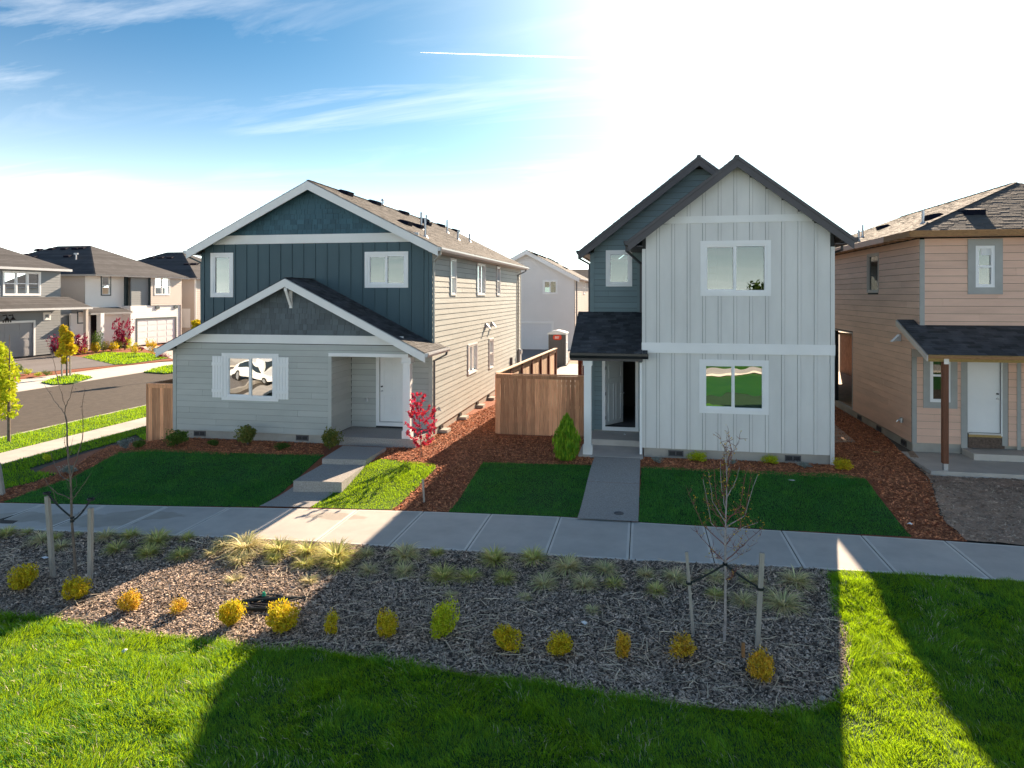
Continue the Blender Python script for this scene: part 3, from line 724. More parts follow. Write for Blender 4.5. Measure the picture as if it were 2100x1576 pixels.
zk = 4.99-.5*(xr+.03-Cx); ruled_roof((xr+.34, yu, zre), (xr+.34, yu+.42, zre), (xr+.03, yu+.42, zk), (xr+.03, yu, zk), HA, m_shingle, name='roof_return')
cap((Cx, y0r, 4.99), (Cx, yu, 4.99), HA, m_shingle)
rake(Cx, 4.96, .5, xl-.33, xr+.36, y0r-.03, .21, .035, HA, m_whitetrim)
gutter((xr+.345, y0r, zre-.01), (xr+.345, yu+.45, zre-.01), (1, 0, 0), HA, m_gutter); gutter((xl-.315, y0r, zle-.01), (xl-.315, yu+.1, zle-.01), (-1, 0, 0), HA, m_gutter)
# bracket in the lower gable
bm_ = MB(); bz = 4.70; bx = Cx
bm_.box((bx-.045, yf-.05, bz-.62), (bx+.045, yf-.0, bz)); bm_.box((bx-.045, y0r+.02, bz-.10), (bx+.045, yf-.05, bz)); bm_.bar((bx, y0r+.06, bz-.08), (bx, yf-.04, bz-.52), .075, .075, (1, 0, 0))
bm_.build('gable_bracket', m_white, HA)
# downspouts, meters and side fittings
pipe([(xr+.37, yu-.30, 5.84), (xr+.35, yu-.26, 5.72), (xr+.05, yu+.04, 5.52), (xr+.05, yu+.05, 3.0)], HA, m_sageboard)
pipe([(xr+.40, yu+.30, zre-.12), (xr+.38, yu+.28, zre-.22), (xr+.06, yu+.05, zre-.40), (xr+.06, yu+.05, .15)], HA, m_downpipe)
pipe([(xr+.37, yb-.30, 5.84), (xr+.35, yb-.34, 5.72), (xr+.06, yb-.95, 5.5), (xr+.06, yb-1.0, .15)], HA, m_downpipe)
pipe([(xl-.33, yu-.30, 5.84), (xl-.33, yu-.26, 5.74), (xl-.05, yu+.03, 5.55), (xl-.05, yu+.04, 3.3)], HA, m_navy)
for (x_, y_) in ((995.5, 668), (1007.5, 665)):
    a, z_ = Pr.px(x_, y_); c = Pr.pt(a, z_, .02); mb = MB(); mb.prism([c+Vector((0, -.10, -.10)), c+Vector((0, .10, -.10)), c+Vector((0, .10, .10)), c+Vector((0, -.10, .10))], (.04, 0, 0)); mb.prism([c+Vector((.04, -.08, .08)), c+Vector((.04, -.08, -.08)), c+Vector((.20, -.08, -.12))], (0, .16, 0)); mb.build('dryer_vent', m_gutter, HA)
a, z_ = Pr.px(895, 838); c = Pr.pt(a, z_, .02); mb = MB(); mb.tube([c, c+Vector((.09, 0, 0)), c+Vector((.12, 0, -.08))], [.025, .022, .018], 7); mb.tube([c+Vector((.06, 0, .06)), c+Vector((.06, 0, -.06))], [.04, .04], 8); mb.build('hose_tap', m_metal, HA)
a, z_ = Pr.px(1062, 733); mb = MB(); pbox(mb, Pr, a-.16, a+.16, z_-.55, z_+.2, .02, .16); c = Pr.pt(a, z_+.3, .10); mb.tube([c, c+Vector((.12, 0, 0))], [.13, .12], 12); pbox(mb, Pr, a-.14, a+.14, z_+.18, z_+.45, .02, .12); mb.build('electric_meter', m_gutter, HA)
a, z_ = Pr.px(1047, 741); mb = MB(); pbox(mb, Pr, a-.12, a+.12, z_-.3, z_+.2, .02, .10); mb.build('utility_box', m_downpipe, HA)
nr = Vector((.5, 0, 1)).normalized(); pr_ = (xr+.31, 0, 8.12-.5*(xr+.31-Cx))
for (x_, y_) in ((707, 396), (766, 415.5), (817, 432), (857, 445), (893, 457.5), (923, 467.5), (829, 457), (855, 464), (872, 458)):
    q = on_plane(x_, y_+2, pr_, nr)
    if q.x < Cx+.15: q = Vector((Cx+.25, q.y, 8.12-.5*.25))
    roof_vent(q, nr, HA)
for (x_, y_, h_) in ((864, 470, .62), (872, 486, .62), (917, 478, .60), (939, 492, .42), (963, 496, .40), (785, 421, .22), (875, 452, .22)):
    q = on_plane(x_, y_, pr_, nr); roof_pipe(q, h_, HA, rain=h_ < .3)
# interior
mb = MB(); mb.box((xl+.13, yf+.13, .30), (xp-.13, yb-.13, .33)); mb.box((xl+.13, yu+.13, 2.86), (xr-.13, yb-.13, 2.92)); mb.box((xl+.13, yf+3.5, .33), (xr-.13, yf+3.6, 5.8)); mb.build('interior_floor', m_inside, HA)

# ------------------------------------------------------------ house B: light grey board and batten, right of centre
HB = root('light_grey_house', (2.46, 19.2, 0), 'two-storey light grey board and batten house with open front door and dark trimmed gables', 'house')
bl, b0, br, ybf, ybw, ybb = -1.60, 0.0, 4.92, 19.2, 21.5, 34.5
Bf = Plane((0, ybf, 0), (1, 0, 0), (0, -1, 0)); Bw = Plane((0, ybw, 0), (1, 0, 0), (0, -1, 0))
gf = (2.46, 8.17-.22, .77); gm_ = (1.66, 8.66-.22, .78)
zbb0, zbb1 = on_y(1500, 726, ybf).z, on_y(1500, 705, ybf).z
wl1 = Bf.rect(1434, 738.5, 1576, 849); wl2 = Bf.rect(1436, 494, 1580.5, 607.5)
sheet(Bf, b0, br, SB, 5.8, [hole(wl1), hole(wl2)], HB, m_wrap, gable=gf)
zt0, zt1 = on_y(1516, 457, ybf).z, on_y(1516, 442.5, ybf).z
mb = MB()
sheet(Bf, b0-.01, br+.01, zbb0+.01, 5.8, [hole(wl2)], HB, m_wrap, gable=gf, name='upper_sheathing', th=.02, d=.03)
battens(Bf, b0+.08, br-.082, SB, zbb0, .406, HB, m_lightgrey, [wl1], off=.30, w=.07, th=.018)
battens(Bf, b0+.08, br-.082, zbb1, zt0, .406, HB, m_lightgrey, [wl2], gf, off=.30, w=.07, d=.03, th=.018)
battens(Bf, b0, br, zt1, 9, .406, HB, m_lightgrey, [], gf, off=.38, w=.07, d=.03, th=.018)
trim(Bf, b0-.02, b0+.08, SB, zbb0, HB, m_lightgrey, 'corner_board', d=.03); trim(Bf, br-.08, br+.02, -.02, zbb0, HB, m_lightgrey, 'corner_board', d=.03)
trim(Bf, b0-.02, b0+.08, zbb1, 5.75, HB, m_lightgrey, 'corner_board', d=.055, d0=.03); trim(Bf, br-.08, br+.02, zbb1, 5.75, HB, m_lightgrey, 'corner_board', d=.055, d0=.03)
trim(Bf, b0-.03, br+.03, zbb0, zbb1, HB, m_white, 'belly_band', d=.065)
gw = (gf[1]-zt0)/.77-.05; trim(Bf, 2.46-gw, 2.46+gw, zt0, zt1, HB, m_whitetrim, 'gable_band', d=.065)
window(Bf, wl1, HB, tw=.11, style='slider', gm=m_glassw); window(Bf, wl2, HB, tw=.11, style='slider', d=.056)
# wing wall with the door
ddx0, ddx1 = on_y(1241.5, 800, ybw).x, on_y(1303, 800, ybw).x; ddz0 = on_y(1270, 874.5, ybw).z; ddz1 = ddz0+2.06
ww = Bw.rect(1242.5, 513.5, 1296.5, 588)
sheet(Bw, bl, br, SB, 5.8, [(ddx0, ddx1, ddz0, ddz1), hole(ww)], HB, m_wrap, gable=gm_)
lap(Bw, bl+.10, b0, SB, 3.9, .150, [(ddx0-.10, ddx1+.10, SB-.1, ddz1+.1)], HB, m_teal, seg=9)
lap(Bw, bl+.10, 2.2, 3.9, 8.5, .178, [hole(ww)], HB, m_teal, gable=gm_)
trim(Bw, bl-.02, bl+.10, SB-.03, 5.8, HB, m_teal, 'corner_board'); trim(Bw, -.17, -.06, 3.9, 6.2, HB, m_teal, 'corner_board', d=.032)
window(Bw, ww, HB, tw=.09, style='fixed')
df = MB()
for q in ((ddx0-.10, ddx0, ddz0-.14, ddz1+.1), (ddx1, ddx1+.10, ddz0-.14, ddz1+.1), (ddx0, ddx1, ddz1, ddz1+.1), (ddx0, ddx1, ddz0-.14, ddz0-.02)): pbox(df, Bw, *q, .001, .036)
fr = df.build('door_frame', m_white, HB)
# open door swings into the room: built on its own turned plane
ang = radians(55); Pd = Plane((ddx0+.02, ybw+.02, 0), (cos(ang), sin(ang), 0), (sin(ang), -cos(ang), 0))
mb = MB(); pbox(mb, Pd, 0, .88, ddz0+.01, ddz1-.02, -.045, 0); dB = mb.build('door', m_white, HB, label='white front door standing open inward')
for q in ((.12, .38, .12, 1.30), (.50, .76, .12, 1.30), (.12, .76, 1.45, 1.90)):
    g = MB(); t = .02
    for e_ in ((q[0], q[1], q[2], q[2]+t), (q[0], q[1], q[3]-t, q[3]), (q[0], q[0]+t, q[2]+t, q[3]-t), (q[1]-t, q[1], q[2]+t, q[3]-t)): pbox(g, Pd, e_[0], e_[1], ddz0+e_[2], ddz0+e_[3], .001, .014)
    g.build('door_panel', m_white, dB)
c = Pd.pt(.82, ddz0+.95, 0); g = MB(); g.tube([c, c+Pd.N*.03, c+Pd.N*.07], [.03, .015, .03], 10); g.build('handle', m_metal, dB)
for z_ in (.25, 1.0, 1.8):
    g = MB(); g.box((ddx0-.002, ybw-.03, ddz0+z_-.05), (ddx0+.02, ybw+.02, ddz0+z_+.05)); g.build('hinge', m_darkmetal, dB)
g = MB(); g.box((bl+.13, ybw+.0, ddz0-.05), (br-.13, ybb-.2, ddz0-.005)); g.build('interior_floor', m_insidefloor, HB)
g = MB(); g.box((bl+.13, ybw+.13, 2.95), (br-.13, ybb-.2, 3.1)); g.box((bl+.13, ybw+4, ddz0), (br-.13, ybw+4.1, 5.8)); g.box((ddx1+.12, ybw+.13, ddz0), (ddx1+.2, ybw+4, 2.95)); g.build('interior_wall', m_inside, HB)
sheet(Plane((bl, ybw, 0), (0, 1, 0), (-1, 0, 0)), 0, ybb-ybw, SB, 5.85, [], HB, m_teal); sheet(Plane((br, ybf, 0), (0, 1, 0), (1, 0, 0)), 0, ybb-ybf, SB, 5.85, [], HB, m_teal)
sheet(Plane((b0, ybf, 0), (0, 1, 0), (-1, 0, 0)), 0.02, ybw-ybf, SB, 5.85, [], HB, m_lightgrey); lap(Plane((b0, ybf, 0), (0, 1, 0), (-1, 0, 0)), 0.03, ybw-ybf-.05, SB, 5.8, .178, [], HB, m_teal, joined=True)
sheet(Plane((0, ybb, 0), (1, 0, 0), (0, 1, 0)), bl, br, SB, 5.8, [], HB, m_teal, gable=gm_)
mb = MB(); mb.box((b0+.03, ybf+.03, -.4), (br-.03, ybw, SB)); mb.box((bl+.03, ybw+.03, -.4), (br-.032, ybb-.03, SB-.002)); mb.build('foundation', m_found, HB)
Bfd = Plane((0, ybf+.03, 0), (1, 0, 0), (0, -1, 0))
for x_ in (1386, 1626): found_vent(Bfd, Bfd.px(x_, 935)[0], .14, HB)
# roofs
K = dict(exp=.14)
gable_roof(2.46, 8.17, .77, -.38, 5.30, ybf-.36, 24.5, HB, m_shinglebrown)
gable_roof(1.66, 8.66, .78, -1.90, 5.22, ybw-.36, ybb+.3, HB, m_shinglebrown)
for (c_, pk_, sl_, x0_, x1_, Y_) in ((2.46, 8.13, .77, -.40, 5.32, ybf-.40), (1.66, 8.62, .78, -1.92, 5.22, ybw-.40)):
    rake(c_, pk_, sl_, x0_, x1_, Y_, .24, .035, HB, m_fascia); rake(c_, pk_+.035, sl_, x0_-.0, x1_+.0, Y_-.025, .085, .03, HB, m_fascia, 'shingle_mould')
for (x_, z_, y0_, y1_, s_) in ((-.39, 5.96, ybf-.38, ybw+.5, -1), (5.31, 5.96, ybf-.38, ybb, 1), (-1.91, 5.86, ybw-.38, ybb+.3, -1)):
    gutter((x_, y0_, z_), (x_, y1_, z_), (s_, 0, 0), HB, m_fascia, h=.13)
for (x0_, x1_, z_, y0_, y1_) in ((-.36, b0, 5.80, ybf-.34, ybw), (br, 5.28, 5.80, ybf-.34, ybb), (-1.88, bl, 5.74, ybw-.34, ybb)):
    g = MB(); g.box((x0_, y0_, z_), (x1_, y1_, z_+.02)); g.build('soffit', m_fascia, HB)
pipe([(-1.95, ybw-.25, 5.76), (-1.95, ybw-.25, 5.62), (bl-.05, ybw+.05, 5.45), (bl-.05, ybw+.06, .1)], HB, m_fascia)
pipe([(-.44, ybf-.20, 5.86), (-.44, ybf-.20, 5.70), (-.06, ybw-.10, 5.45), (-.06, ybw-.06, 3.9)], HB, m_fascia)
pipe([(5.37, ybf+.90, 5.86), (5.37, ybf+.90, 5.72), (4.97, ybf+1.45, 5.55)], HB, m_fascia)
# porch roof
e0 = on_y(1168.5, 723.6, 18.92); e1 = Vector((.10, 18.92, e0.z)); t0 = on_y(1191.8, 639.4, ybw); t0.x = e0.x; t1 = Vector((-.02, ybw, t0.z))
ruled_roof(e0, (-.005, 18.92, e0.z), (-.005, ybw-.01, t0.z), t0, HB, m_shingle, name='porch_roof', exp=.125, under=m_fascia)
ruled_roof((.0, 18.92, e0.z), (.13, 18.92, e0.z), (.13, ybf-.08, e0.z+.08), (.0, ybf-.08, e0.z+.08), HB, m_shingle, name='porch_roof_end', under=m_fascia)
gutter((e0.x, 18.925, e0.z+.0), (.15, 18.925, e0.z+.0), (0, -1, 0), HB, m_blackmetal, h=.14)
mb = MB(); mb.box((e0.x+.03, 18.95, e0.z-.22), (.0, 19.09, e0.z-.09)); mb.box((e0.x+.02, 19.1, e0.z-.12), (b0-.02, ybw-.04, e0.z-.10)); mb.build('porch_beam', m_fascia, HB)
mb = MB(); mb.prism([(e0.x, 18.93, e0.z-.03), (e0.x, ybw, t0.z-.03), (e0.x, ybw, t0.z-.2), (e0.x, 18.93, e0.z-.2)], (.03, 0, 0)); mb.build('rake_board', m_fascia, HB)
cb0, cb1 = on_y(1197.5, 830, 19.0).x, on_y(1212.3, 830, 19.0).x
mb = MB(); mb.box((cb0, 19.0, .06), (cb1, 19.0+cb1-cb0, e0.z-.22)); cB = mb.build('porch_column', m_white, HB)
for z_0, z_1, g_ in ((.06, .30, .028), (.30, .33, .015), (e0.z-.36, e0.z-.225, .025)):
    g = MB(); g.box((cb0-g_, 19.0-g_, z_0), (cb1+g_, 19.0+g_+cb1-cb0, z_1)); g.build('column_collar', m_white, cB)
mb = MB(); mb.box((bl-.15, 18.85, -.30), (b0+.01, ybw-1.2, .055)); mb.build('porch_slab', m_conc, HB)
mb = MB(); mb.box((bl-.05, ybw-1.25, -.1), (b0-.01, ybw-.01, .225)); mb.build('door_step', m_conc, HB)
pipe([(-.05, 19.12, 2.6), (-.05, 19.12, .12)], HB, m_white, w=.07)

# ------------------------------------------------------------ house C: unfinished tan house at the right edge
HC = root('tan_unfinished_house', (11.5, 20.75, 0), 'unfinished tan lap-sided house with grey taped window trim and temporary wooden porch post', 'house')
cxl, cxr, yc1, yc2, ycb = 7.55, 16.6, 20.75, 21.3, 40.0
Cu = Plane((0, yc1, 0), (1, 0, 0), (0, -1, 0)); Cl = Plane((0, yc2, 0), (1, 0, 0), (0, -1, 0)); Cs = Plane((cxl, yc1, 0), (0, 1, 0), (-1, 0, 0))
wc = Cu.rect(1984, 490, 2055.5, 604); wcl = Cl.rect(1893, 720, 1962.5, 837.5)
wcl = (wcl[0], wcl[1], wcl[2], wcl[2]+1.85)
cdx0, cdx1 = on_y(1985.5, 800, yc2).x, on_y(2052, 800, yc2).x; cdz0 = on_y(2018, 888, yc2).z; cdz1 = cdz0+2.03
sheet(Cu, cxl, cxr, 3.0, 6.10, [hole(wc, .2)], HC, m_wrap, name='upper_wall'); lap(Cu, cxl+.12, cxr, 3.55, 6.05, .20, [hole(wc, .2)], HC, m_tan)
sheet(Cl, cxl, cxr, SB, 3.0, [hole(wcl, .2), (cdx0, cdx1, cdz0, cdz1)], HC, m_wrap)
xdr = cdx0-.18
lap(Cl, cxl+.13, xdr, SB, 2.95, .20, [hole(wcl, .2)], HC, m_tan); lap(Cl, cdx1+.51, cxr, SB+.0, 2.95, .20, [], HC, m_tan); lap(Cl, cdx1+.19, cdx1+.40, SB+.0, 2.95, .20, [], HC, m_tan)
# recessed entry continues to the right
trim(Cl, cdx1+.40, cdx1+.50, .0, 2.95, HC, m_tape, 'corner_board'); 
# openings in the side wall
wsd = Cs.rect(1779.5, 520, 1803, 601); dsd = Cs.rect(1713, 681, 1749, 838)
dsd = (dsd[0], dsd[1], .28, dsd[3])
sheet(Cs, 0, ycb-yc1, SB, 6.10, [hole(wsd, .05), (dsd[0], dsd[1], .2, dsd[3]), (-.1, .56, .1, 2.95)], HC, m_wrap)
lap(Cs, .0, ycb-yc1, 2.95, 6.05, .19, [hole(wsd, .05), dsd], HC, m_tan); lap(Cs, .57, ycb-yc1, SB, 2.95, .19, [dsd], HC, m_tan)
window(Cs, wsd, HC, tw=.05, style='fixed', tm=m_fartan, fm=m_fartan)
for q in ((dsd[0]-.04, dsd[0], .28, dsd[3]+.04), (dsd[1], dsd[1]+.04, .28, dsd[3]+.04), (dsd[0], dsd[1], dsd[3], dsd[3]+.04)): trim(Cs, *q, HC, m_fartan, 'opening_trim', d=.03)
g = MB(); g.box((cxl+.13, yc2+.2, .24), (cxr-.1, ycb-.1, .28)); g.box((cxl+.13, yc2+.2, 2.9), (cxr-.1, ycb-.1, 3.0)); g.box((cxl+3.0, yc2+.2, .28), (cxl+3.1, ycb-.1, 5.9)); g.build('interior_floor', m_studs, HC)
for i in range(7):
    g = MB(); y_ = yc2+.5+i*.4; g.box((cxl+1.6+.0, y_, .28), (cxl+1.69, y_+.04, 2.9)); g.build('stud', m_studs, HC)
trim(Cu, cxl-.0, cxl+.12, 3.45, 6.02, HC, m_tape, 'corner_board', d=.028); trim(Cl, cxl+.0, cxl+.12, SB-.03, 2.72, HC, m_tape, 'corner_board', d=.028)
mb = MB(); pbox(mb, Cl, cxl, cxl+.75, 2.72, 3.0, 0, .05); mb.build('header_board', m_fartan, HC)
window(Cu, wc, HC, tw=.19, style='hung', tm=m_tape, d=.03, fw=.085); window(Cl, wcl, HC, tw=.17, style='hung', tm=m_tape, d=.03, fw=.085)
g = MB(); a, z_ = Cu.px(2024, 516); pbox(g, Cu, a-.13, a+.13, z_-.10, z_+.13, -.033, -.031); g.build('window_sticker', m_litter, HC)
df = MB()
for q in ((cdx0-.19, cdx0-.03, SB-.10, 2.9), (cdx1+.03, cdx1+.17, SB-.0, 2.9)): pbox(df, Cl, *q, .001, .03)
for q in ((cdx0-.03, cdx0, cdz0, 2.9), (cdx1, cdx1+.03, cdz0-.08, 2.9)): pbox(df, Cl, *q, .001, .04, 1)
df.build('door_frame', [m_tape, m_white], HC)
trim(Cl, cdx0, cdx1, cdz0-.05, cdz0-.005, HC, m_metal, 'threshold', d=.05, d0=-.1); trim(Cl, cdx0, cdx1+.03, cdz0-.12, cdz0-.05, HC, m_osb, 'sill_lumber', d=.03, d0=-.1)
trim(Cl, cdx0, cdx1+.1, .18, cdz0-.12, HC, m_darkmulch, 'sill_gap', d=.005, d0=-.1)
panel_door(Cl, cdx0+.004, cdx1-.004, cdz0, cdz1, HC, m_white, handle='right', flush=True, label='plain white front door')
mb = MB(); mb.box((cxl+.03, yc2+.03, -.35), (xdr, yc2+3, SB)); mb.box((cxl+.025, yc1+.65, -.35), (cxr-.03, ycb-.03, SB-.003)); mb.build('foundation', m_found, HC)
Csd = Plane((cxl+.025, yc1, 0), (0, 1, 0), (-1, 0, 0))
for x_ in (1763, 1803, 1854): found_vent(Csd, Csd.px(x_, 860)[0], .12, HC)
c = on_g(1872, 927.6); mb = MB(); mb.box((7.22, 19.1, -.30), (cxr+1, yc2, .0)); mb.build('porch_slab', m_conc, HC)
mb = MB(); mb.box((xdr+.01, 20.55, .0), (cxr, yc2-.003, .17)); mb.build('door_step', m_conc, HC)
sheet(Plane((cxr, yc1, 0), (0, 1, 0), (1, 0, 0)), 0, ycb-yc1, SB, 6.0, [], HC, m_tan)
# roofs: hip
ex0, ex1, ey0, ey1, ez = 7.18, 17.0, 20.33, 40.4, 6.22; hr = (ex1-ex0)/2; rz = ez+hr*.40
cxm = (ex0+ex1)/2
ruled_roof((ex0, ey0, ez), (ex1, ey0, ez), (cxm, ey0+hr, rz), (cxm, ey0+hr, rz), HC, m_shinglebrown, name='roof', label='front hip slope of patterned shingles')
ruled_roof((ex0, ey0, ez), (ex0, ey1, ez), (cxm, ey1-hr, rz), (cxm, ey0+hr, rz), HC, m_shinglebrown)
ruled_roof((ex1, ey0, ez), (ex1, ey1, ez), (cxm, ey1-hr, rz), (cxm, ey0+hr, rz), HC, m_shinglebrown, tabs=False)
cap((ex0, ey0, ez), (cxm, ey0+hr, rz), HC, m_shinglebrown); cap((cxm, ey0+hr, rz), (cxm, ey1-hr, rz), HC, m_shinglebrown)
for a_, b_, mt_ in (((ex0-.02, ey0-.03, ez-.07), (ex0+3.1, ey0-.03, ez-.07), m_timber), ((ex0+3.1, ey0-.03, ez-.07), (ex1, ey0-.03, ez-.07), m_fascia), ((ex0-.03, ey0-.04, ez-.07), (ex0-.03, ey0+2.0, ez-.07), m_timber), ((ex0-.03, ey0+2.0, ez-.07), (ex0-.03, ey1, ez-.07), m_tan)):
    g = MB(); g.bar(a_, b_, .035, .17); g.build('fascia_board', mt_, HC)
for y_ in np.arange(ey0+.4, ey1, .61):
    g = MB(); g.box((ex0+.0, y_, ez-.16), (cxl, y_+.04, ez-.07)); g.build('rafter_tail', m_timber, HC)
g = MB(); g.box((ex0+.02, ey0+.02, ez-.14), (cxl+.05, ey1, ez-.12)); g.box((cxl+.05, ey0+.02, ez-.14), (ex1, yc1+.05, ez-.12)); g.build('soffit', m_tan, HC)
ns = Vector((-.40, 0, 1)).normalized(); nf = Vector((0, -.40, 1)).normalized()
for (x_, y_, wh) in ((1916, 447, 0), (1813, 468, 0), (1995, 437, 1)):
    q = on_plane(x_, y_, (ex0, ey0, ez), nf if wh else ns); roof_vent(q, nf if wh else ns, HC)
for (x_, y_, h_) in ((1893, 459, .38), (1769, 487, .48), (1761, 495, .40)):
    q = on_plane(x_, y_, (ex0, ey0, ez), ns); roof_pipe(q, h_, HC)
# porch roof of C
pe = on_y(1903, 727.5, 18.95); slp = (on_y(2000, 667.7, yc1).z-pe.z)/(yc1-18.95); px0 = 7.09
ruled_roof((px0, 18.95, pe.z), (cxr+1, 18.95, pe.z), (cxr+1, yc1-.004, pe.z+slp*(yc1-18.95)), (px0, yc1-.004, pe.z+slp*(yc1-18.95)), HC, m_shingle, name='porch_roof', exp=.135, under=m_osb)
ruled_roof((px0, yc1, pe.z+slp*(yc1-18.95)), (cxl-.02, yc1, pe.z+slp*(yc1-18.95)), (cxl-.02, yc1+.36, pe.z+slp*(yc1+.36-18.95)), (px0, yc1+.36, pe.z+slp*(yc1+.36-18.95)), HC, m_shingle, name='roof_return', exp=.135)
mb = MB(); z9 = pe.z+slp*(yc1+.36-18.95); mb.prism([(px0-.03, 18.93, pe.z-.02), (px0-.03, yc1+.36, z9-.02), (px0-.03, yc1+.36, z9-.17), (px0-.03, 18.93, pe.z-.17)], (.03, 0, 0)); mb.build('rake_board', m_fartan, HC)
g = MB(); g.box((px0, 18.92, pe.z-.10), (9.65, 18.948, pe.z-.02)); g.build('fascia_board', m_timber, HC); g = MB(); g.box((9.65, 18.92, pe.z-.10), (cxr, 18.948, pe.z-.02)); g.build('fascia_board', m_osb, HC)
g = MB(); g.box((px0+.1, 19.22, pe.z-.20), (cxr, 19.34, pe.z-.03)); g.build('porch_beam', m_osb, HC)
pc0, pc1 = on_y(1934.8, 850, 19.2).x, on_y(1946, 850, 19.2).x
mb = MB(); mb.box((pc0, 19.2, .17), (pc1, 19.35, pe.z-.20)); pp = mb.build('porch_post', m_postbrown, HC)
g = MB(); g.box((pc0+.02, 19.215, 0), (pc1-.01, 19.34, .17)); g.build('post_base', m_metal, pp); g = MB(); g.box((pc0+.01, 19.19, pe.z-.26), (pc1+.0, 19.198, pe.z-.12)); g.build('post_bracket', m_metal, pp)
a, z_ = Cs.px(1847, 693); c = Cs.pt(a, z_, .02); mb = MB(); mb.prism([c+Vector((0, -.10, -.10)), c+Vector((0, .10, -.10)), c+Vector((0, .10, .10)), c+Vector((0, -.10, .10))], (-.04, 0, 0)); mb.prism([c+Vector((-.04, -.09, .09)), c+Vector((-.04, -.09, -.09)), c+Vector((-.24, -.09, -.12))], (0, .18, 0)); mb.build('dryer_vent', m_gutter, HC)
a, z_ = Cs.px(1852, 862); c = Cs.pt(a, z_, .02); mb = MB(); mb.tube([c, c+Vector((-.12, 0, 0)), c+Vector((-.16, 0, -.06))], [.03, .025, .02], 7); mb.tube([c+Vector((-.03, 0, .07)), c+Vector((-.03, 0, -.07))], [.05, .05], 8); mb.build('hose_tap', m_metal, HC)

# ------------------------------------------------------------ ground
def axis(pts):
    out = []
    for a, b, st in pts: out += list(np.arange(a, b, st))
    return out+[pts[-1][1]]
gx = axis([(-4000, -400, 600), (-400, -60, 40), (-60, -20, 4), (-20, 10, .25), (10, 60, 5), (60, 400, 40), (400, 4000, 600)])
gy = axis([(-4000, -400, 600), (-400, -30, 40), (-30, 3, 3), (3, 23, .25), (23, 100, 7), (100, 400, 50), (400, 6000, 700)])
V_ = [(x, y, hgt(x, y)) for y in gy for x in gx]; nx = len(gx)
F_ = [(j*nx+i, j*nx+i+1, (j+1)*nx+i+1, (j+1)*nx+i) for j in range(len(gy)-1) for i in range(nx-1)]
me = bpy.data.meshes.new('ground'); me.from_pydata(V_, [], F_); me.materials.append(m_soil); me.polygons.foreach_set('use_smooth', [True]*len(F_))
ground = obj('ground', me, kind='structure')

def inpoly(pts, poly):
    x, y = pts[:, 0], pts[:, 1]; r = np.zeros(len(pts), bool); n = len(poly); j = n-1
    for i in range(n):
        xi, yi = poly[i]; xj, yj = poly[j]
        c = ((yi > y) != (yj > y)) & (x < (xj-xi)*(y-yi)/((yj-yi) or 1e-9)+xi); r ^= c; j = i
    return r
def densify(poly, st=.3, jit=0.0, seed=0):
    out = []; n = len(poly); R = random.Random(seed)
    for i in range(n):
        a = Vector(poly[i]); b = Vector(poly[(i+1) % n]); k = max(1, int((b-a).length/st))
        for t in range(k):
            p = a.lerp(b, t/k); out.append((p.x+R.uniform(-jit, jit), p.y+R.uniform(-jit, jit)))
    return out
def drape(name, poly, mt, dz, st=.25, jit=0.0, hf=hgt, parent=None, **k):
    poly = densify(poly, st, jit, 3)
    P_ = np.array(poly); x0, y0 = P_.min(0); x1, y1 = P_.max(0)
    g = np.array([(x, y) for x in np.arange(x0, x1, st) for y in np.arange(y0, y1, st)])
    if len(g): 
        g = g[inpoly(g, poly)]
        d = np.min(np.linalg.norm(g[:, None, :]-P_[None], axis=2), axis=1) if len(g)*len(P_) < 4e6 else np.ones(len(g))
        g = g[d > st*.4]
    vs = [Vector(p) for p in poly]+[Vector(p) for p in g]; n = len(poly)
    r = delaunay_2d_cdt(vs, [(i, (i+1) % n) for i in range(n)], [list(range(n))], 1, 1e-5)
    me = bpy.data.meshes.new(name); me.from_pydata([(v.x, v.y, hf(v.x, v.y)+dz) for v in r[0]], [], [tuple(f) for f in r[2]])
    me.materials.append(mt); me.polygons.foreach_set('use_smooth', [True]*len(me.polygons))
    return obj(name, me, parent=parent, **k)
def G(*pp): return [tuple(on_g(x, y)[:2]) for x, y in pp]
def sample(poly, n, hf=hgt):
    P_ = np.array(poly); x0, y0 = P_.min(0); x1, y1 = P_.max(0); out = np.zeros((0, 2))
    while len(out) < n:
        q = rng.uniform((x0, y0), (x1, y1), (n, 2)); out = np.vstack([out, q[inpoly(q, poly)]])
    return out[:n]
def polyarea(p):
    a = 0
    for i in range(len(p)): x0, y0 = p[i]; x1, y1 = p[(i+1) % len(p)]; a += x0*y1-x1*y0
    return abs(a)/2
hgt_v = np.vectorize(lambda x, y: hgt(x, y))
_gz = None
def heights(xy):
    """fast height lookup on the ground grid"""
    global _gz
    xs = np.arange(-20, 10.01, .25); ys = np.arange(3, 23.01, .25)
    if _gz is None: _gz = np.array([[hgt(x, y) for x in xs] for y in ys])
    fx = np.clip((xy[:, 0]+20)/.25, 0, len(xs)-1.001); fy = np.clip((xy[:, 1]-3)/.25, 0, len(ys)-1.001)
    i = fx.astype(int); j = fy.astype(int); u = fx-i; v = fy-j
    z = _gz[j, i]*(1-u)*(1-v)+_gz[j, i+1]*u*(1-v)+_gz[j+1, i]*(1-u)*v+_gz[j+1, i+1]*u*v
    far = (xy[:, 0] < -20) | (xy[:, 0] > 10) | (xy[:, 1] < 3) | (xy[:, 1] > 23)
    if far.any(): z[far] = [hgt(a, b) for a, b in xy[far]]
    return z
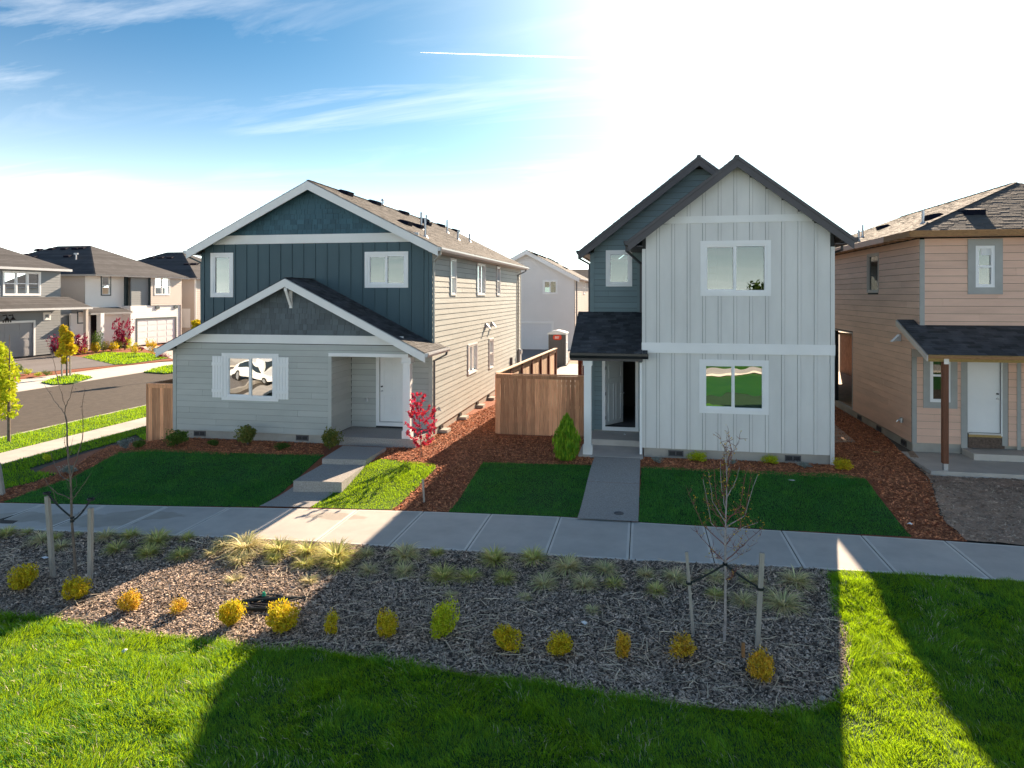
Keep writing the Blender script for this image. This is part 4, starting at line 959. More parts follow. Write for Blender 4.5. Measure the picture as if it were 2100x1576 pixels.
def vnoise(xy, s, seed=0):
    """smooth value noise"""
    R = np.random.default_rng(seed+99); T = R.random((64, 64)); p = xy/s+100; i = np.floor(p).astype(int); f = p-i; f = f*f*(3-2*f)
    a = T[i[:, 0] % 64, i[:, 1] % 64]; b = T[(i[:, 0]+1) % 64, i[:, 1] % 64]; c = T[i[:, 0] % 64, (i[:, 1]+1) % 64]; d = T[(i[:, 0]+1) % 64, (i[:, 1]+1) % 64]
    return (a*(1-f[:, 0])+b*f[:, 0])*(1-f[:, 1])+(c*(1-f[:, 0])+d*f[:, 0])*f[:, 1]
def blades(name, poly, dens, h, w, mt, lift=0.0, lean=.45, seg=2, patch=.35, pts=None, label=None):
    """grass as real blades; height follows a soft patchy noise"""
    xy = sample(poly, int(polyarea(poly)*dens)) if pts is None else pts
    n = len(xy); z = heights(xy)+lift
    hn = .40+1.5*vnoise(xy, .17, 1)*vnoise(xy, .45, 7)*patch*2+.45*vnoise(xy, 1.1, 2)
    H = h*hn*rng.uniform(.6, 1.25, n); a = rng.uniform(0, 2*pi, n); la = rng.normal(0, 1, n)*.9+vnoise(xy, .5, 5)*6
    L = H*lean*rng.uniform(.2, 1.4, n); d = np.stack([np.cos(la), np.sin(la)], 1); t = np.stack([np.cos(a), np.sin(a)], 1)*w/2
    wv = rng.uniform(.7, 1.3, n)[:, None]; t = t*wv
    B = np.column_stack([xy, z])
    def P3(o, zz): return np.column_stack([xy+o, z+zz])
    if seg == 2:
        v = np.stack([P3(-t, 0*H), P3(t, 0*H), P3(t*.8+d*(L*.35)[:, None], H*.6), P3(-t*.8+d*(L*.35)[:, None], H*.6), P3(d*L[:, None], H)], 1).reshape(-1, 3)
        b = (np.arange(n)*5)[:, None]; f = np.concatenate([b+[0, 1, 2], b+[0, 2, 3], b+[3, 2, 4]])
    else:
        v = np.stack([P3(-t, 0*H), P3(t, 0*H), P3(d*L[:, None], H)], 1).reshape(-1, 3); b = (np.arange(n)*3)[:, None]; f = b+[0, 1, 2]
    return npmesh(name, v, f, mt)
def chips(name, poly, dens, l, w, mt, lift=.004, tilt=.35, zs=.02):
    n = int(polyarea(poly)*dens); xy = sample(poly, n); z = heights(xy)+lift+rng.uniform(0, zs, n)
    a = rng.uniform(0, 2*pi, n); L = l*rng.uniform(.4, 1.5, n); W_ = w*rng.uniform(.5, 1.5, n)
    u = np.stack([np.cos(a), np.sin(a), rng.normal(0, tilt, n)], 1)*(L/2)[:, None]; v_ = np.stack([-np.sin(a), np.cos(a), rng.normal(0, tilt, n)], 1)*(W_/2)[:, None]
    c = np.column_stack([xy, z]); q = np.stack([c-u-v_, c+u-v_*.8, c+u*.9+v_, c-u*.8+v_*.9], 1).reshape(-1, 3)
    b = (np.arange(n)*4)[:, None]; f = np.concatenate([b+[0, 1, 2], b+[0, 2, 3]])
    return npmesh(name, q, f, mt)

# sidewalk, slab by slab
SP_ = [on_g(x, y) for x, y in ((170, 1068), (300, 1058), (700, 1062), (40, 1060))]
stain(m_conc, [(SP_[0].x, SP_[0].y, 1.2, .45), (SP_[1].x, SP_[1].y, .9, .3), (SP_[2].x, SP_[2].y, .7, .22), (SP_[3].x, SP_[3].y, .6, .3)])
far_px = [(0, 1033), (250, 1037.5), (540, 1043), (920, 1052), (1190, 1063), (1310, 1073), (1640, 1092), (1870, 1106), (2100, 1122)]
near_px = [(0, 1087), (250, 1096), (520, 1108), (690, 1116), (840, 1127), (1100, 1140), (1310, 1152), (1600, 1165), (1830, 1178), (2100, 1195)]
fw = sorted(G(*far_px)); nw = sorted(G(*near_px))
def along(pl, x):
    if x <= pl[0][0]: a, b = pl[0], pl[1]
    elif x >= pl[-1][0]: a, b = pl[-2], pl[-1]
    else:
        for a, b in zip(pl[:-1], pl[1:]):
            if a[0] <= x <= b[0]: break
    return a[1]+(b[1]-a[1])*(x-a[0])/(b[0]-a[0])
SW = root('sidewalk', (0, 13.5, -.3), kind='structure'); SWM = SW
xj = on_g(1147, 1067).x
SP = 1.50; k0 = int((-22-xj)/SP)
def slab(parent, quad, mi_field, mt_list, th=.12, dz=.018, border=.07, g=.011):
    """one concrete slab: smooth tooled border round a broomed field, rounded into the joint"""
    q = [Vector(p) for p in quad]; c = sum(q, Vector((0, 0)))/4
    def ins(p, d): v = (c-p); return p+v.normalized()*d*1.4
    z = lambda p, e=0: (p.x, p.y, hgt(p.x, p.y)+dz+e)
    o = [ins(p, g) for p in q]; a = [ins(p, g+.01) for p in q]; b = [ins(p, border) for p in q]
    mb = MB(); v = [z(p, -th) for p in o]+[z(p, -.008) for p in o]+[z(p) for p in a]+[z(p) for p in b]
    fs = []; 
    for i in range(4):
        j = (i+1) % 4; fs += [(i, j, 4+j, 4+i), (4+i, 4+j, 8+j, 8+i), (8+i, 8+j, 12+j, 12+i)]
    mb.add(v, fs, 1); mb.add(v[12:], [(0, 1, 2, 3)], 0)
    mb.f[-1] = tuple(mb.f[-1])
    return mb.build('slab', mt_list, parent)
for k in range(k0, k0+30):
    x0 = xj+k*SP; x1 = x0+SP
    if x0 > 8.5: break
    slab(SWM, [(x0, along(nw, x0)), (x1, along(nw, x1)), (x1, along(fw, x1)), (x0, along(fw, x0))], 0, [m_conc, m_concedge])
g = MB()
poly = [(x, along(nw, x)+.02) for x in np.arange(-22, 9, 1.0)]+[(x, along(fw, x)-.02) for x in np.arange(9, -22, -1.0)]
drape('joint_filler', poly, m_soil, .004, parent=None, kind='structure')

# walk of house A: steps and lower walk
WA = root('front_steps', tuple(on_g(660, 990)), 'grey concrete walk climbing two low steps to the shuttered house', 'steps')
def pad(mb, px4, z, zb): 
    q = [on_z(x, y, z) for x, y in px4]; mb.prism([(p.x, p.y, zb) for p in q], (0, 0, z-zb))
mb = MB(); pad(mb, [(660.6, 941), (749.7, 943.6), (792, 918), (703, 914.5)], .12, -.35); mb.build('step', m_agg, WA)
mb = MB(); pad(mb, [(601.5, 986.3), (700.6, 989.4), (748, 955), (663, 951.5)], -.02, -.4); mb.build('step', m_agg, WA)
WAP = G((531, 1041), (635, 1043.5), (702, 1000), (607, 997))
w_ = drape('walk_slab', WAP, m_agg, .03, parent=WA); w_.location = -org(WA)
for (x0, y0, x1, y1, z) in ((672, 987, 730, 957, -.016), (560, 1040, 650, 1004, -.166)): pass
# walk of house B
pb = G((1184, 1068), (1309, 1075), (1313.5, 936), (1222, 932))
WB = root('front_walk', (pb[0][0], pb[0][1], -.3), 'straight grey aggregate walk from sidewalk to the light grey house', 'path')
wbp = [(pb[0][0], pb[0][1]), (pb[1][0], pb[1][1]), (pb[2][0], 18.85), (pb[3][0], 18.85)]
ym = (pb[0][1]+18.85)/2
mid0 = (pb[0][0]*.5+pb[3][0]*.5, ym); mid1 = (pb[1][0]*.5+pb[2][0]*.5, ym)
for q in ([wbp[0], wbp[1], (mid1[0], ym-.004), (mid0[0], ym-.004)], [(mid0[0], ym+.004), (mid1[0], ym+.004), wbp[2], wbp[3]]):
    w_ = drape('walk_slab', q, m_agg, .05, parent=WB); w_.location = -org(WB)
mb = MB(); p = on_g(1269, 1058); zt = hgt(p.x, p.y)+.052
mb.tube([(p.x, p.y, zt), (p.x, p.y, zt+.008)], [.11, .11], 18); 
mb.tube([(p.x, p.y, zt+.008), (p.x, p.y, zt+.014)], [.09, .088], 18); mb.build('access_cover', m_downpipe, label='small round utility cover set in the walk near the sidewalk', cat='utility cover')

# street on the left: parallel to the houses
zs = -.42
def on_s(px, py): return on_z(px, py, zs)
sx0, sx1 = on_s(0, 955).x, on_s(0, 931).x      # sidewalk edges
kx = on_s(0, 900).x; rx = -30.9
mb = MB(); n = 44
SS = root('side_street_sidewalk', (sx1, 20, zs), kind='structure')
for i in range(26):
    y0 = 6+i*1.52; mb = MB(); mb.box((sx1, y0+.006, zs-.1), (sx0, y0+1.514, zs+.02)); mb.build('slab', m_conc, SS)
mb = MB(); mb.box((sx1-.02, -100, zs-.02), (sx0+.02, 6, zs+.018)); mb.box((sx1-.02, 45.6, zs-.02), (sx0+.02, 250, zs+.018)); mb.build('far_sidewalk', m_conc, SS)
mb = MB(); mb.box((rx, -200, zs-.30), (kx-.16, 400, zs-.115)); mb.build('street', m_asph, kind='structure')
mb = MB(); mb.box((kx-.16, -200, zs-.3), (kx, 400, zs+.015)); mb.box((rx-.16, -200, zs-.3), (rx, 400, zs+.015)); mb.build('kerb', m_conc, kind='structure')
# far side of the street: apron, planting strip, sidewalk, driveways, front gardens
mb = MB(); mb.box((rx-5.2, -100, zs-.1), (rx-3.6, 300, zs+.02)); mb.build('far_sidewalk', m_conc, kind='structure')
mb = MB(); mb.box((rx-3.6, -100, zs-.1), (rx-.16, 300, zs+.012)); mb.build('kerb_apron', m_concedge, kind='structure')

# bark mulch beds by the houses
mulch = [(-15.3, 24), (-15.3, 19.3)]+G((278, 905), (250, 930), (150, 985), (0, 1034))+[(x, along(fw, x)-.0) for x in np.arange(-13, 4.6, 1.0)]+G((1980, 1112), (1927, 1057), (1905, 982), (1843, 924), (1800, 880))+[(7.6, 24), (7.6, 33), (-15, 33)]
mulch = [(-15.3, 33)]+[(-15.3, 19.3)]+G((278, 905), (190, 925), (90, 960), (0, 1010), (-10, 1034))+[(x, along(fw, x)) for x in np.arange(-14, 5.3, 1.0)]+G((1985, 1112), (1927, 1057), (1905, 982), (1843, 924), (1800, 880))+[(7.6, 26), (7.6, 33)]
drape('mulch_bed', mulch, m_redmulch, .008, kind='structure')
vis_mulch = [G((225, 915), (470, 912), (470, 935), (244, 932), (0, 1033), (0, 1008), (150, 962)), G((290, 905), (660, 905), (665, 937), (250, 932)),
    G((760, 940), (1017, 830), (1020, 896), (1200, 896), (1225, 956), (990, 952), (920, 1052), (800, 1049), (895, 960)), G((1300, 940), (1710, 950), (1706, 825), (1800, 878), (1843, 924), (1905, 982), (1927, 1057), (1985, 1112), (1870, 1104), (1780, 985), (1310, 962))]
_pts = 0
ch = []
for i, p in enumerate(vis_mulch):
    obj('bark_chips', chips('bark_chips', p, 900, .055, .022, m_redchip, lift=.012), kind='stuff')
# bare dirt by the unfinished house
dirt = G((1985, 1112), (1927, 1057), (1905, 982), (1860, 930), (1871, 928))+[(7.22, 19.1), (14, 19.1), (14, 14.6), (7.2, along(fw, 7.2))]
drape('bare_dirt', dirt, m_dirt, .035, jit=.06, kind='structure')
obj('dirt_clods', chips('dirt_clods', dirt, 260, .05, .03, mat('dirt_clods', (.52, .38, .28), .95, .3, 6, island=.5), lift=.038, tilt=.25), kind='stuff')
obj('dry_grass_litter', chips('dry_grass_litter', G((1985, 1112), (1927, 1060), (1900, 990), (2100, 1005), (2100, 1118)), 120, .12, .006, m_straw, lift=.042, tilt=.2), kind='stuff')
mb = MB(); q = [on_g(x, y, .02) for x, y in ((1708, 868), (1755, 907), (1712, 908), (1708, 905))]; mb.prism([(p.x, p.y, p.z-.05) for p in q], (0, 0, .06)); mb.build('gravel_pad', m_dirt, kind='structure')

# lawns
LAWNS = {
 'left': G((460, 930), (665, 935), (603, 990), (530, 1041.5), (250, 1037), (5, 1032), (91, 1001), (152, 980), (198, 955), (244, 930)),
 'sunny': G((783, 943), (893, 954), (894, 963), (804, 1047), (637, 1043), (703, 990), (749, 955)),
 'middle': G((992, 950), (1219, 956), (1184, 1063), (920, 1052)),
 'right': G((1316, 959.5), (1715, 975), (1775, 984), (1799, 1017), (1870, 1103), (1640, 1091), (1309, 1072.5))}
for k_, p in LAWNS.items():
    L_ = drape('lawn', p, m_lawnbase, .014, st=.25, jit=.022, kind='structure')
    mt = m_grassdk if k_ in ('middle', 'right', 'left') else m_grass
    obj('lawn_grass', blades('lawn_grass', p, 3600, .045, .008, mt, lift=.012, seg=1), kind='stuff')
# strips along the side street
st1 = [(kx, 6), (sx1, 6), (sx1, 46), (kx, 46)]
st2 = [(sx0, 6), (sx0, 40), (-15.8, 40), (-15.6, 19.3)]+G((278, 893), (236, 909), (170, 928), (62, 962), (65, 968), (118, 974), (76, 989), (0, 1006), (-60, 1020), (-110, 1040))+[(-16, 6)]
for p in (st1, st2):
    drape('lawn', p, m_lawnbase, .014, st=.5 if p is st1 else .25, kind='structure')
    q = [(x, min(y, 30)) for x, y in p] if p is st1 else [(x, min(y, 24)) for x, y in p]
    obj('lawn_grass', blades('lawn_grass', [(x, max(y, 10)) for x, y in q], 900, .07, .016, m_grass, lift=.012, seg=1), kind='stuff')
# foreground lawn and the planting bed
bed_low = G((-60, 1262), (0, 1265), (60, 1268), (135, 1281), (250, 1300), (330, 1310), (440, 1322), (500, 1331), (560, 1342), (640, 1336), (760, 1357), (830, 1365), (1000, 1395), (1130, 1408), (1250, 1430), (1400, 1452), (1500, 1462), (1600, 1468), (1680, 1462), (1722, 1438), (1748, 1400), (1752, 1370), (1745, 1325), (1752, 1300), (1725, 1268), (1716, 1230), (1703, 1182))
bed = [(-16, 9.6)]+bed_low+[(x, along(nw, x)) for x in np.arange(bed_low[-1][0], -14.4, -1.0)]+[(-16, along(nw, -16))]
drape('planting_bed', bed, m_darkmulch, .010, kind='structure')
fl = [(-16, 9.6)]+bed_low+[(x, along(nw, x)) for x in np.arange(bed_low[-1][0]+.3, 8.6, .8)]+[(9, 3.2), (-16, 3.2)]
drape('lawn', fl, m_lawnbase, .014, jit=.03, kind='structure')
# only what the frame can see needs blades
def infr(xy, m=.05):
    x = xy[:, 0]; y = xy[:, 1]; f = -sA*x+cA*y; r = cA*x+sA*y; u = r/np.maximum(f, .1)
    return (f > 5.9) & (np.abs(u) < .75+m)
P_ = sample(fl, int(polyarea(fl)*5200)); P_ = P_[infr(P_, .12)]
cl_ = vnoise(P_, .16, 8); P_ = P_[(cl_ > .18) | (rng.random(len(P_)) < .55)]
obj('lawn_grass', blades('lawn_grass', fl, 0, .062, .0060, m_grass, lift=.010, pts=P_, patch=.5, lean=.9), kind='stuff')
b2 = [(a, b+.0) for a, b in bed_low]
dry_ = P_[rng.random(len(P_)) < .035]; dry_ = dry_[vnoise(dry_, .4, 12) > .5]
obj('dry_blades', blades('dry_blades', fl, 0, .075, .007, m_straw, lift=.012, pts=dry_, lean=1.2), kind='stuff')
E_ = []
for (a, b) in zip(bed_low[:-1], bed_low[1:]):
    L_ = sqrt((a[0]-b[0])**2+(a[1]-b[1])**2)
    for _ in range(int(L_*420)): t = random.random(); E_.append((a[0]+(b[0]-a[0])*t+random.gauss(0, .05), a[1]+(b[1]-a[1])*t+random.gauss(-.02, .05)))
obj('lawn_edge_grass', blades('lawn_edge_grass', fl, 0, .10, .007, m_grass, lift=.0, pts=np.array(E_), lean=.9), kind='stuff')
obj('bark_chips', chips('bark_chips', bed, 2600, .042, .018, m_darkchip, lift=.012, tilt=.3, zs=.025), kind='stuff')
# dry stems littering the bed
n = int(polyarea(bed)*25); xy = sample(bed, n*2); dn = 1.25*vnoise(xy, .55, 4)-.12+.25*(xy[:, 1] < 11.4)*(xy[:, 0] > -7.5); xy = xy[(dn > .42+.3*rng.random(len(xy)))][:n]
xy = xy[(xy[:, 0] < 3.0)]
zz_ = heights(xy); mb = MB(); Vs = []; Fs = []; n = len(xy)
a = rng.uniform(0, 2*pi, n); L = rng.uniform(.06, .42, n)**1; wd = rng.uniform(.003, .008, n); up = rng.uniform(.0, .05, n)
for s_ in range(1):
    c = np.column_stack([xy, zz_+.022+up]); d = np.stack([np.cos(a), np.sin(a), rng.normal(0, .12, n)], 1); t = np.stack([-np.sin(a), np.cos(a), np.zeros(n)], 1)
    bend = t*(rng.normal(0, .035, n)*L)[:, None]; w3 = t*wd[:, None]; Z = np.array([0, 0, 1.0])*wd[:, None]
    p0 = c-d*(L/2)[:, None]; p1 = c+bend; p2 = c+d*(L/2)[:, None]
    v = np.stack([p0-w3, p0+w3, p0+Z, p1-w3, p1+w3, p1+Z, p2-w3*.6, p2+w3*.6, p2+Z*.6], 1).reshape(-1, 3); b = (np.arange(n)*9)[:, None]; fl_ = []
    for o_ in (0, 3):
        for i, j in ((0, 1), (1, 2), (2, 0)): fl_ += [b+[o_+i, o_+j, o_+3+j], b+[o_+i, o_+3+j, o_+3+i]]
    obj('dry_stems', npmesh('dry_stems', v, np.concatenate(fl_), m_straw), kind='stuff')

# ------------------------------------------------------------ fences
def fence(name, a, b, z0, z1, label, side=1, posts=2.4, w=.140, mt=None, cap_=True, rails=True, cat='fence', po=.065):
    """board fence from a to b: planks on one side, posts and rails on the other; side=+1 planks on the left of a->b"""
    a, b = Vector(a), Vector(b); d = (b-a).normalized(); nn = Vector((-d.y, d.x))*side; L = (b-a).length
    R = root(name, (a.x, a.y, z0), label, cat); n = round(L/(w+.004)); w_ = L/n; base = mt or m_cedar
    me_c = {}
    for i in range(n):
        key = random.randrange(4)
        if key not in me_c:
            mb = MB(); t = .018; dz = random.uniform(-.012, .004)
            p0 = Vector((0,0,0)); D = Vector((d.x, d.y, 0)); N_ = Vector((nn.x, nn.y, 0))
            mb.prism([p0, p0+D*(w_-.006), p0+D*(w_-.006)+Vector((0,0,z1-z0+dz)), p0+Vector((0,0,z1-z0+dz))], N_*t); me_c[key] = mb.mesh('plank', base)
        p = a+d*(i*w_+.002)+nn*.022; piece('plank', me_c[key], (p.x, p.y, z0), R)
    if rails:
        for z_ in ((z0+.28, (z0+z1)/2, z1-.22) if po > .03 else (z1-.10,)):
            mb = MB(); mb.bar((a.x, a.y, z_), (b.x, b.y, z_), .036 if po > .03 else .03, .085); mb.build('rail', base, R)
    k = max(1, round(L/posts))
    for i in range(k+1):
        p = a+d*(L*i/k)-nn*po; mb = MB(); mb.bar((p.x, p.y, z0-.2), (p.x, p.y, z1+.0), .09 if po > .03 else .055, .09, (d.x, d.y, 0)); mb.build('post', m_cedarred if base is m_cedarlight else base, R)
    if cap_:
        mb = MB(); mb.bar((a.x+nn.x*.0, a.y+nn.y*.0, z1+.03), (b.x, b.y, z1+.03), .15, .034); mb.build('cap_rail', base, R)
        mb = MB(); q = nn*.052; mb.bar((a.x+q.x, a.y+q.y, z1-.045), (b.x+q.x, b.y+q.y, z1-.045), .02, .10); mb.build('trim_board', base, R)
    return R
fa = on_z(1018, 891, 0.0); FY = ybw+.03
fence('board_fence', (on_y(1018, 800, FY).x, FY), (-1.67, FY), -.03, 1.90, 'reddish cedar board fence facing the street between the two houses', side=-1)
fs0 = (on_y(1018, 800, FY).x, FY+.12); fe = (-4.02, 32.0)
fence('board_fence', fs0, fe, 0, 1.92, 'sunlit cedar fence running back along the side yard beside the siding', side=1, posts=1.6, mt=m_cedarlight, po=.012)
fence('board_fence', (-15.42, 19.16), (-14.47, 19.16), -.27, 1.63, 'short brown cedar fence closing the gap left of the shuttered house', side=-1, posts=.95, mt=m_cedarlight if False else None)
fence('board_fence', (-2.75, 30), (-1.62, 30), 0, 1.72, 'dark red stained fence end behind the porch column', side=-1, mt=m_cedarred, posts=1.0)
mb = MB(); mb.box((-15.50, 19.12, -.3), (-15.43, 24, 1.66)); mb.build('side_fence_return', m_cedar, label='edge-on cedar fence panel running back from the short left fence', cat='fence')

# ------------------------------------------------------------ houses across the street and behind
def hip(x0, x1, y0, y1, z, sl, parent, mt, axis='x', **k):
    if axis == 'x':
        h = (y1-y0)/2; ym = (y0+y1)/2; rz = z+h*sl; a, b = (x0+h, ym, rz), (x1-h, ym, rz)
        ruled_roof((x0, y0, z), (x1, y0, z), b, a, parent, mt, **k); ruled_roof((x0, y1, z), (x1, y1, z), b, a, parent, mt, **k)
        ruled_roof((x1, y0, z), (x1, y1, z), b, b, parent, mt, **k); ruled_roof((x0, y0, z), (x0, y1, z), a, a, parent, mt, **k)
        return a, b
KF = dict(exp=.28, tabs=False, th=.16)
def far_wall(parent, x, y0, y1, z0, z1, mt, holes=(), exp=.2):
    pl = Plane((x, 0, 0), (0, 1, 0), (1, 0, 0)); sheet(pl, y0, y1, z0, z1, list(holes), parent, mt); lap(pl, y0, y1, z0, z1, exp, list(holes), parent, mt, joined=True); return pl
def south_wall(parent, y, x0, x1, z0, z1, mt, holes=(), exp=.2, gable=None):
    pl = Plane((0, y, 0), (1, 0, 0), (0, -1, 0)); sheet(pl, x0, x1, z0, z1, list(holes), parent, mt, gable=gable); lap(pl, x0, x1, z0, z1, exp, list(holes), parent, mt, joined=True)
    return pl
def garage(pl, y0, y1, z0, z1, parent, mt, tm, rows=4, cols=4):
    mb = MB(); pbox(mb, pl, y0, y1, z0, z1, -.10, -.06); g = mb.build('garage_door', mt, parent); h = (z1-z0)/rows
    for i in range(rows):
        m2 = MB(); pbox(m2, pl, y0+.01, y1-.01, z0+i*h+.012, z0+(i+1)*h-.012, -.06, -.045)
        for j in range(cols):
            w = (y1-y0)/cols; pbox(m2, pl, y0+j*w+.12, y0+(j+1)*w-.12, z0+i*h+.09, z0+(i+1)*h-.09, -.045, -.03)
        m2.build('panel', mt, g)
    for q in ((y0-.16, y0, z0, z1+.16), (y1, y1+.16, z0, z1+.16), (y0, y1, z1, z1+.16)): trim(pl, *q, parent, tm, 'garage_trim', d=.05)
# house D
HD = root('grey_house', (-46, 41, -.3), 'dark grey hip-roofed house with triple window over a grey garage door at far left', 'house')
XD = -46.0; gz = -.2
plD = Plane((XD, 0, 0), (0, 1, 0), (1, 0, 0))
def yx(px, X): return on_x(px, 600, X).y
wD = (yx(5, XD), yx(83, XD), on_x(45, 607, XD).z, on_x(45, 557, XD).z)
far_wall(HD, XD, 34.5, 47.0, gz, 6.45, m_fargrey, [hole(wD), (yx(-60, XD), yx(68, XD), gz, 2.35)])
window(plD, wD, HD, tw=.12, style='triple', gm=m_glassd, tm=m_white, d=.05)
garage(plD, yx(-60, XD), yx(68, XD), gz, 2.35, HD, m_garagegrey, m_white)
wD2 = (yx(88, XD), yx(103, XD), on_x(95, 657, XD).z, on_x(95, 641, XD).z); window(plD, wD2, HD, tw=.12, style='fixed', gm=m_glassd, tm=m_white, d=.05)
south_wall(HD, 47.0, XD-12, XD, gz, 6.45, m_fargrey); south_wall(HD, 34.5, XD-12, XD, gz, 6.45, m_fargrey)
hip(XD-12.5, XD+.6, 33.9, 47.6, 6.5, .5, HD, m_farroof, **KF)
mb = MB(); mb.bar((XD+.62, 33.9, 6.42), (XD+.62, 47.6, 6.42), .05, .18); mb.build('eave_gutter', m_gutter, HD)
zl0 = on_x(120, 632, XD+1.6).z; ruled_roof((XD+1.6, 33.5, zl0), (XD+1.6, 48.6, zl0), (XD+.03, 47.8, zl0+.85), (XD+.03, 33.5, zl0+.85), HD, m_farroof, name='lower_roof', **KF)
mb = MB(); mb.bar((XD+1.62, 33.5, zl0-.07), (XD+1.62, 48.6, zl0-.07), .05, .16); mb.build('lower_gutter', m_gutter, HD)
far_wall(HD, XD-.8, 47.0, 49.0, gz, zl0+.3, m_fargrey)
mb = MB(); mb.box((XD+1.1, 48.2, gz), (XD+1.35, 48.45, zl0-.1)); mb.build('porch_column', m_fartan, HD)
g = MB(); q = on_x(6, 655, XD+.1)
for dy in (0, .5): g.tube([q+Vector((0, dy, .25)), q+Vector((.3, dy, .3)), q+Vector((.35, dy, .1))], [.04, .04, .04], 6); g.tube([q+Vector((.35, dy, .12)), q+Vector((.35, dy, -.06))], [.05, .2], 8)
g.build('wall_lamp', m_blackmetal, HD)
mb = MB()
for dy in (0, .28, .56, .84): mb.box((XD+.052, yx(4, XD)+dy*.7, 2.42), (XD+.058, yx(4, XD)+dy*.7+.12, 2.6))
mb.build('house_number', m_blackmetal, HD)
# house E
HE = root('white_and_grey_house', (-46, 55.5, -.3), 'white two-storey house with grey bays and white garage door under a dark hip roof', 'house')
XE = -45.5; e0y, e1y = 50.1, 61.0
plE = Plane((XE, 0, 0), (0, 1, 0), (1, 0, 0)); XEd = XE-1.0; plEd = Plane((XEd, 0, 0), (0, 1, 0), (1, 0, 0))
zE = 6.2; z2 = on_x(300, 627, XE).z
wE1 = (yx(206.5, XEd), yx(227, XEd), on_x(217, 607, XEd).z, on_x(217, 564.5, XEd).z)
far_wall(HE, XEd, e0y, yx(255, XEd), 2.9, zE, m_farwhite, [hole(wE1)]); window(plEd, wE1, HE, tw=.10, style='hung', tm=m_fardark, gm=m_glassd, d=.05)
wE3 = (yx(158, XEd), yx(172, XEd), on_x(165, 664, XEd).z, on_x(165, 639, XEd).z); ddE = (yx(180, XEd), yx(198, XEd))
far_wall(HE, XEd, e0y-1.5, yx(268, XEd), gz, 2.9, m_farwhite, [(ddE[0]+1.0, ddE[1]+1.0, gz, 2.2)] if False else [])
mb = MB(); pbox(mb, plEd, ddE[0]+.3, ddE[1]+.1, gz, on_x(190, 645, XEd).z, .02, .06); mb.build('front_door', m_darkdoor, HE)
window(plEd, wE3, HE, tw=.08, style='hung', tm=m_fardark, gm=m_glassd, d=.05)
y4, y5, y6 = yx(254, XEd), yx(274, XE), yx(309, XE); y7 = yx(371, XE)
far_wall(HE, XEd+.25, y4-.0, y5+.2, z2, zE, m_fardark); far_wall(HE, XE-.25, y5, y6+.2, z2, zE, m_fargrey)  # first wall coloured dark for the shadow between the bays
wE2 = (yx(316, XE), yx(348, XE), on_x(331, 606, XE).z, on_x(331, 569, XE).z)
far_wall(HE, XE, y6, y7, z2, zE, m_fartan, [hole(wE2)]); window(plE, wE2, HE, tw=.10, style='double', tm=m_white, gm=m_glassd, d=.05)
yg0, yg1 = yx(283, XE), yx(361, XE); far_wall(HE, XE-.1, yx(269.5, XE), y7, gz, z2, m_farwhite, [(yg0, yg1, gz, on_x(320, 655, XE).z)])
garage(Plane((XE-.1, 0, 0), (0, 1, 0), (1, 0, 0)), yg0, yg1, gz, on_x(320, 655, XE).z, HE, m_garage, m_fardark)
for q in (yg0, (yg0+yg1)/2, yg1): 
    if q != yg0: mb = MB(); mb.box((XE-.05, q-.25, z2-.35), (XE+.02, q+.25, z2-.08)); mb.build('bay_bracket', m_fardark, HE)
south_wall(HE, e0y, -60, XEd, gz, zE, m_fartan); south_wall(HE, y4, XEd, XEd+.25, z2, zE, m_fardark); south_wall(HE, y6, XE-.25, XE, z2, zE, m_fardark); south_wall(HE, y7+.001, -60, XE, gz, zE, m_fartan); south_wall(HE, yx(269.5, XE), XEd, XE-.1, gz, z2, m_farwhite)  # south wall taupe is white siding in shade; bay sides darkened likewise
hip(-60.6, XE+.5, 49.6, 61.6, 6.2, .48, HE, m_farroof, **KF)
ruled_roof((XEd+1.5, yx(187, XEd+1.5), 2.95), (XEd+1.5, yx(272, XEd+1.5), 2.95), (XEd+.02, yx(272, XEd+1.5), 3.35), (XEd+.02, yx(187, XEd+1.5)+.5, 3.35), HE, m_farroof, name='porch_roof', **KF)
mb = MB(); q = on_x(206, 660, XEd+1.3); mb.box((q.x-.2, q.y-.2, gz), (q.x+.2, q.y+.2, 2.9)); mb.build('porch_column', m_white, HE)
for (x_, y_) in ((80, 511), (107, 509), (134, 508.5), (157, 508), (170, 507.5), (57, 521), (70, 526), (140, 524)):
    q = on_plane(x_, y_+2, (-60, 49.6, 6.2), Vector((0, -.48, 1)).normalized()); roof_vent(q, Vector((0, -.48, 1)), HE, w=.6, l=.5, h=.16)
mb = MB(); q = on_plane(156, 533, (-60, 49.6, 6.2), Vector((0, -.48, 1)).normalized()); mb.tube([q, q+Vector((0, 0, .5))], [.06, .06], 6); mb.box(q+Vector((-.2, -.05, .45)), q+Vector((.2, .05, .6))); mb.build('vent_pipe', m_gutter, HE)
# house F
HF = root('taupe_house', (-46, 70, -.3), 'taupe house with dark hip roof partly hidden behind the blue gabled house', 'house')
south_wall(HF, 64, -60, -46, gz, 6.2, m_fartan); far_wall(HF, -46, 64, 76, gz, 6.2, m_fartan)
hip(-60.6, -45.4, 63.4, 76.6, 6.2, .48, HF, m_farroof, **KF)
mb = MB(); mb.box((-46.1, 63.93, gz), (-45.93, 64.02, 6.1)); mb.build('corner_board', m_white, HF)
mb = MB(); mb.box((-47.6, 63.93, 1.0), (-46.6, 63.97, 3.0)); mb.build('window', m_white, HF)
for (x_, y_) in ((312, 527), (331, 527), (350, 527), (385, 540), (400, 540)):
    q = on_plane(x_, y_+2, (-60, 63.4, 6.2), Vector((0, -.48, 1)).normalized()); roof_vent(q, Vector((0, -.48, 1)), HF, w=.7, l=.5, h=.16)
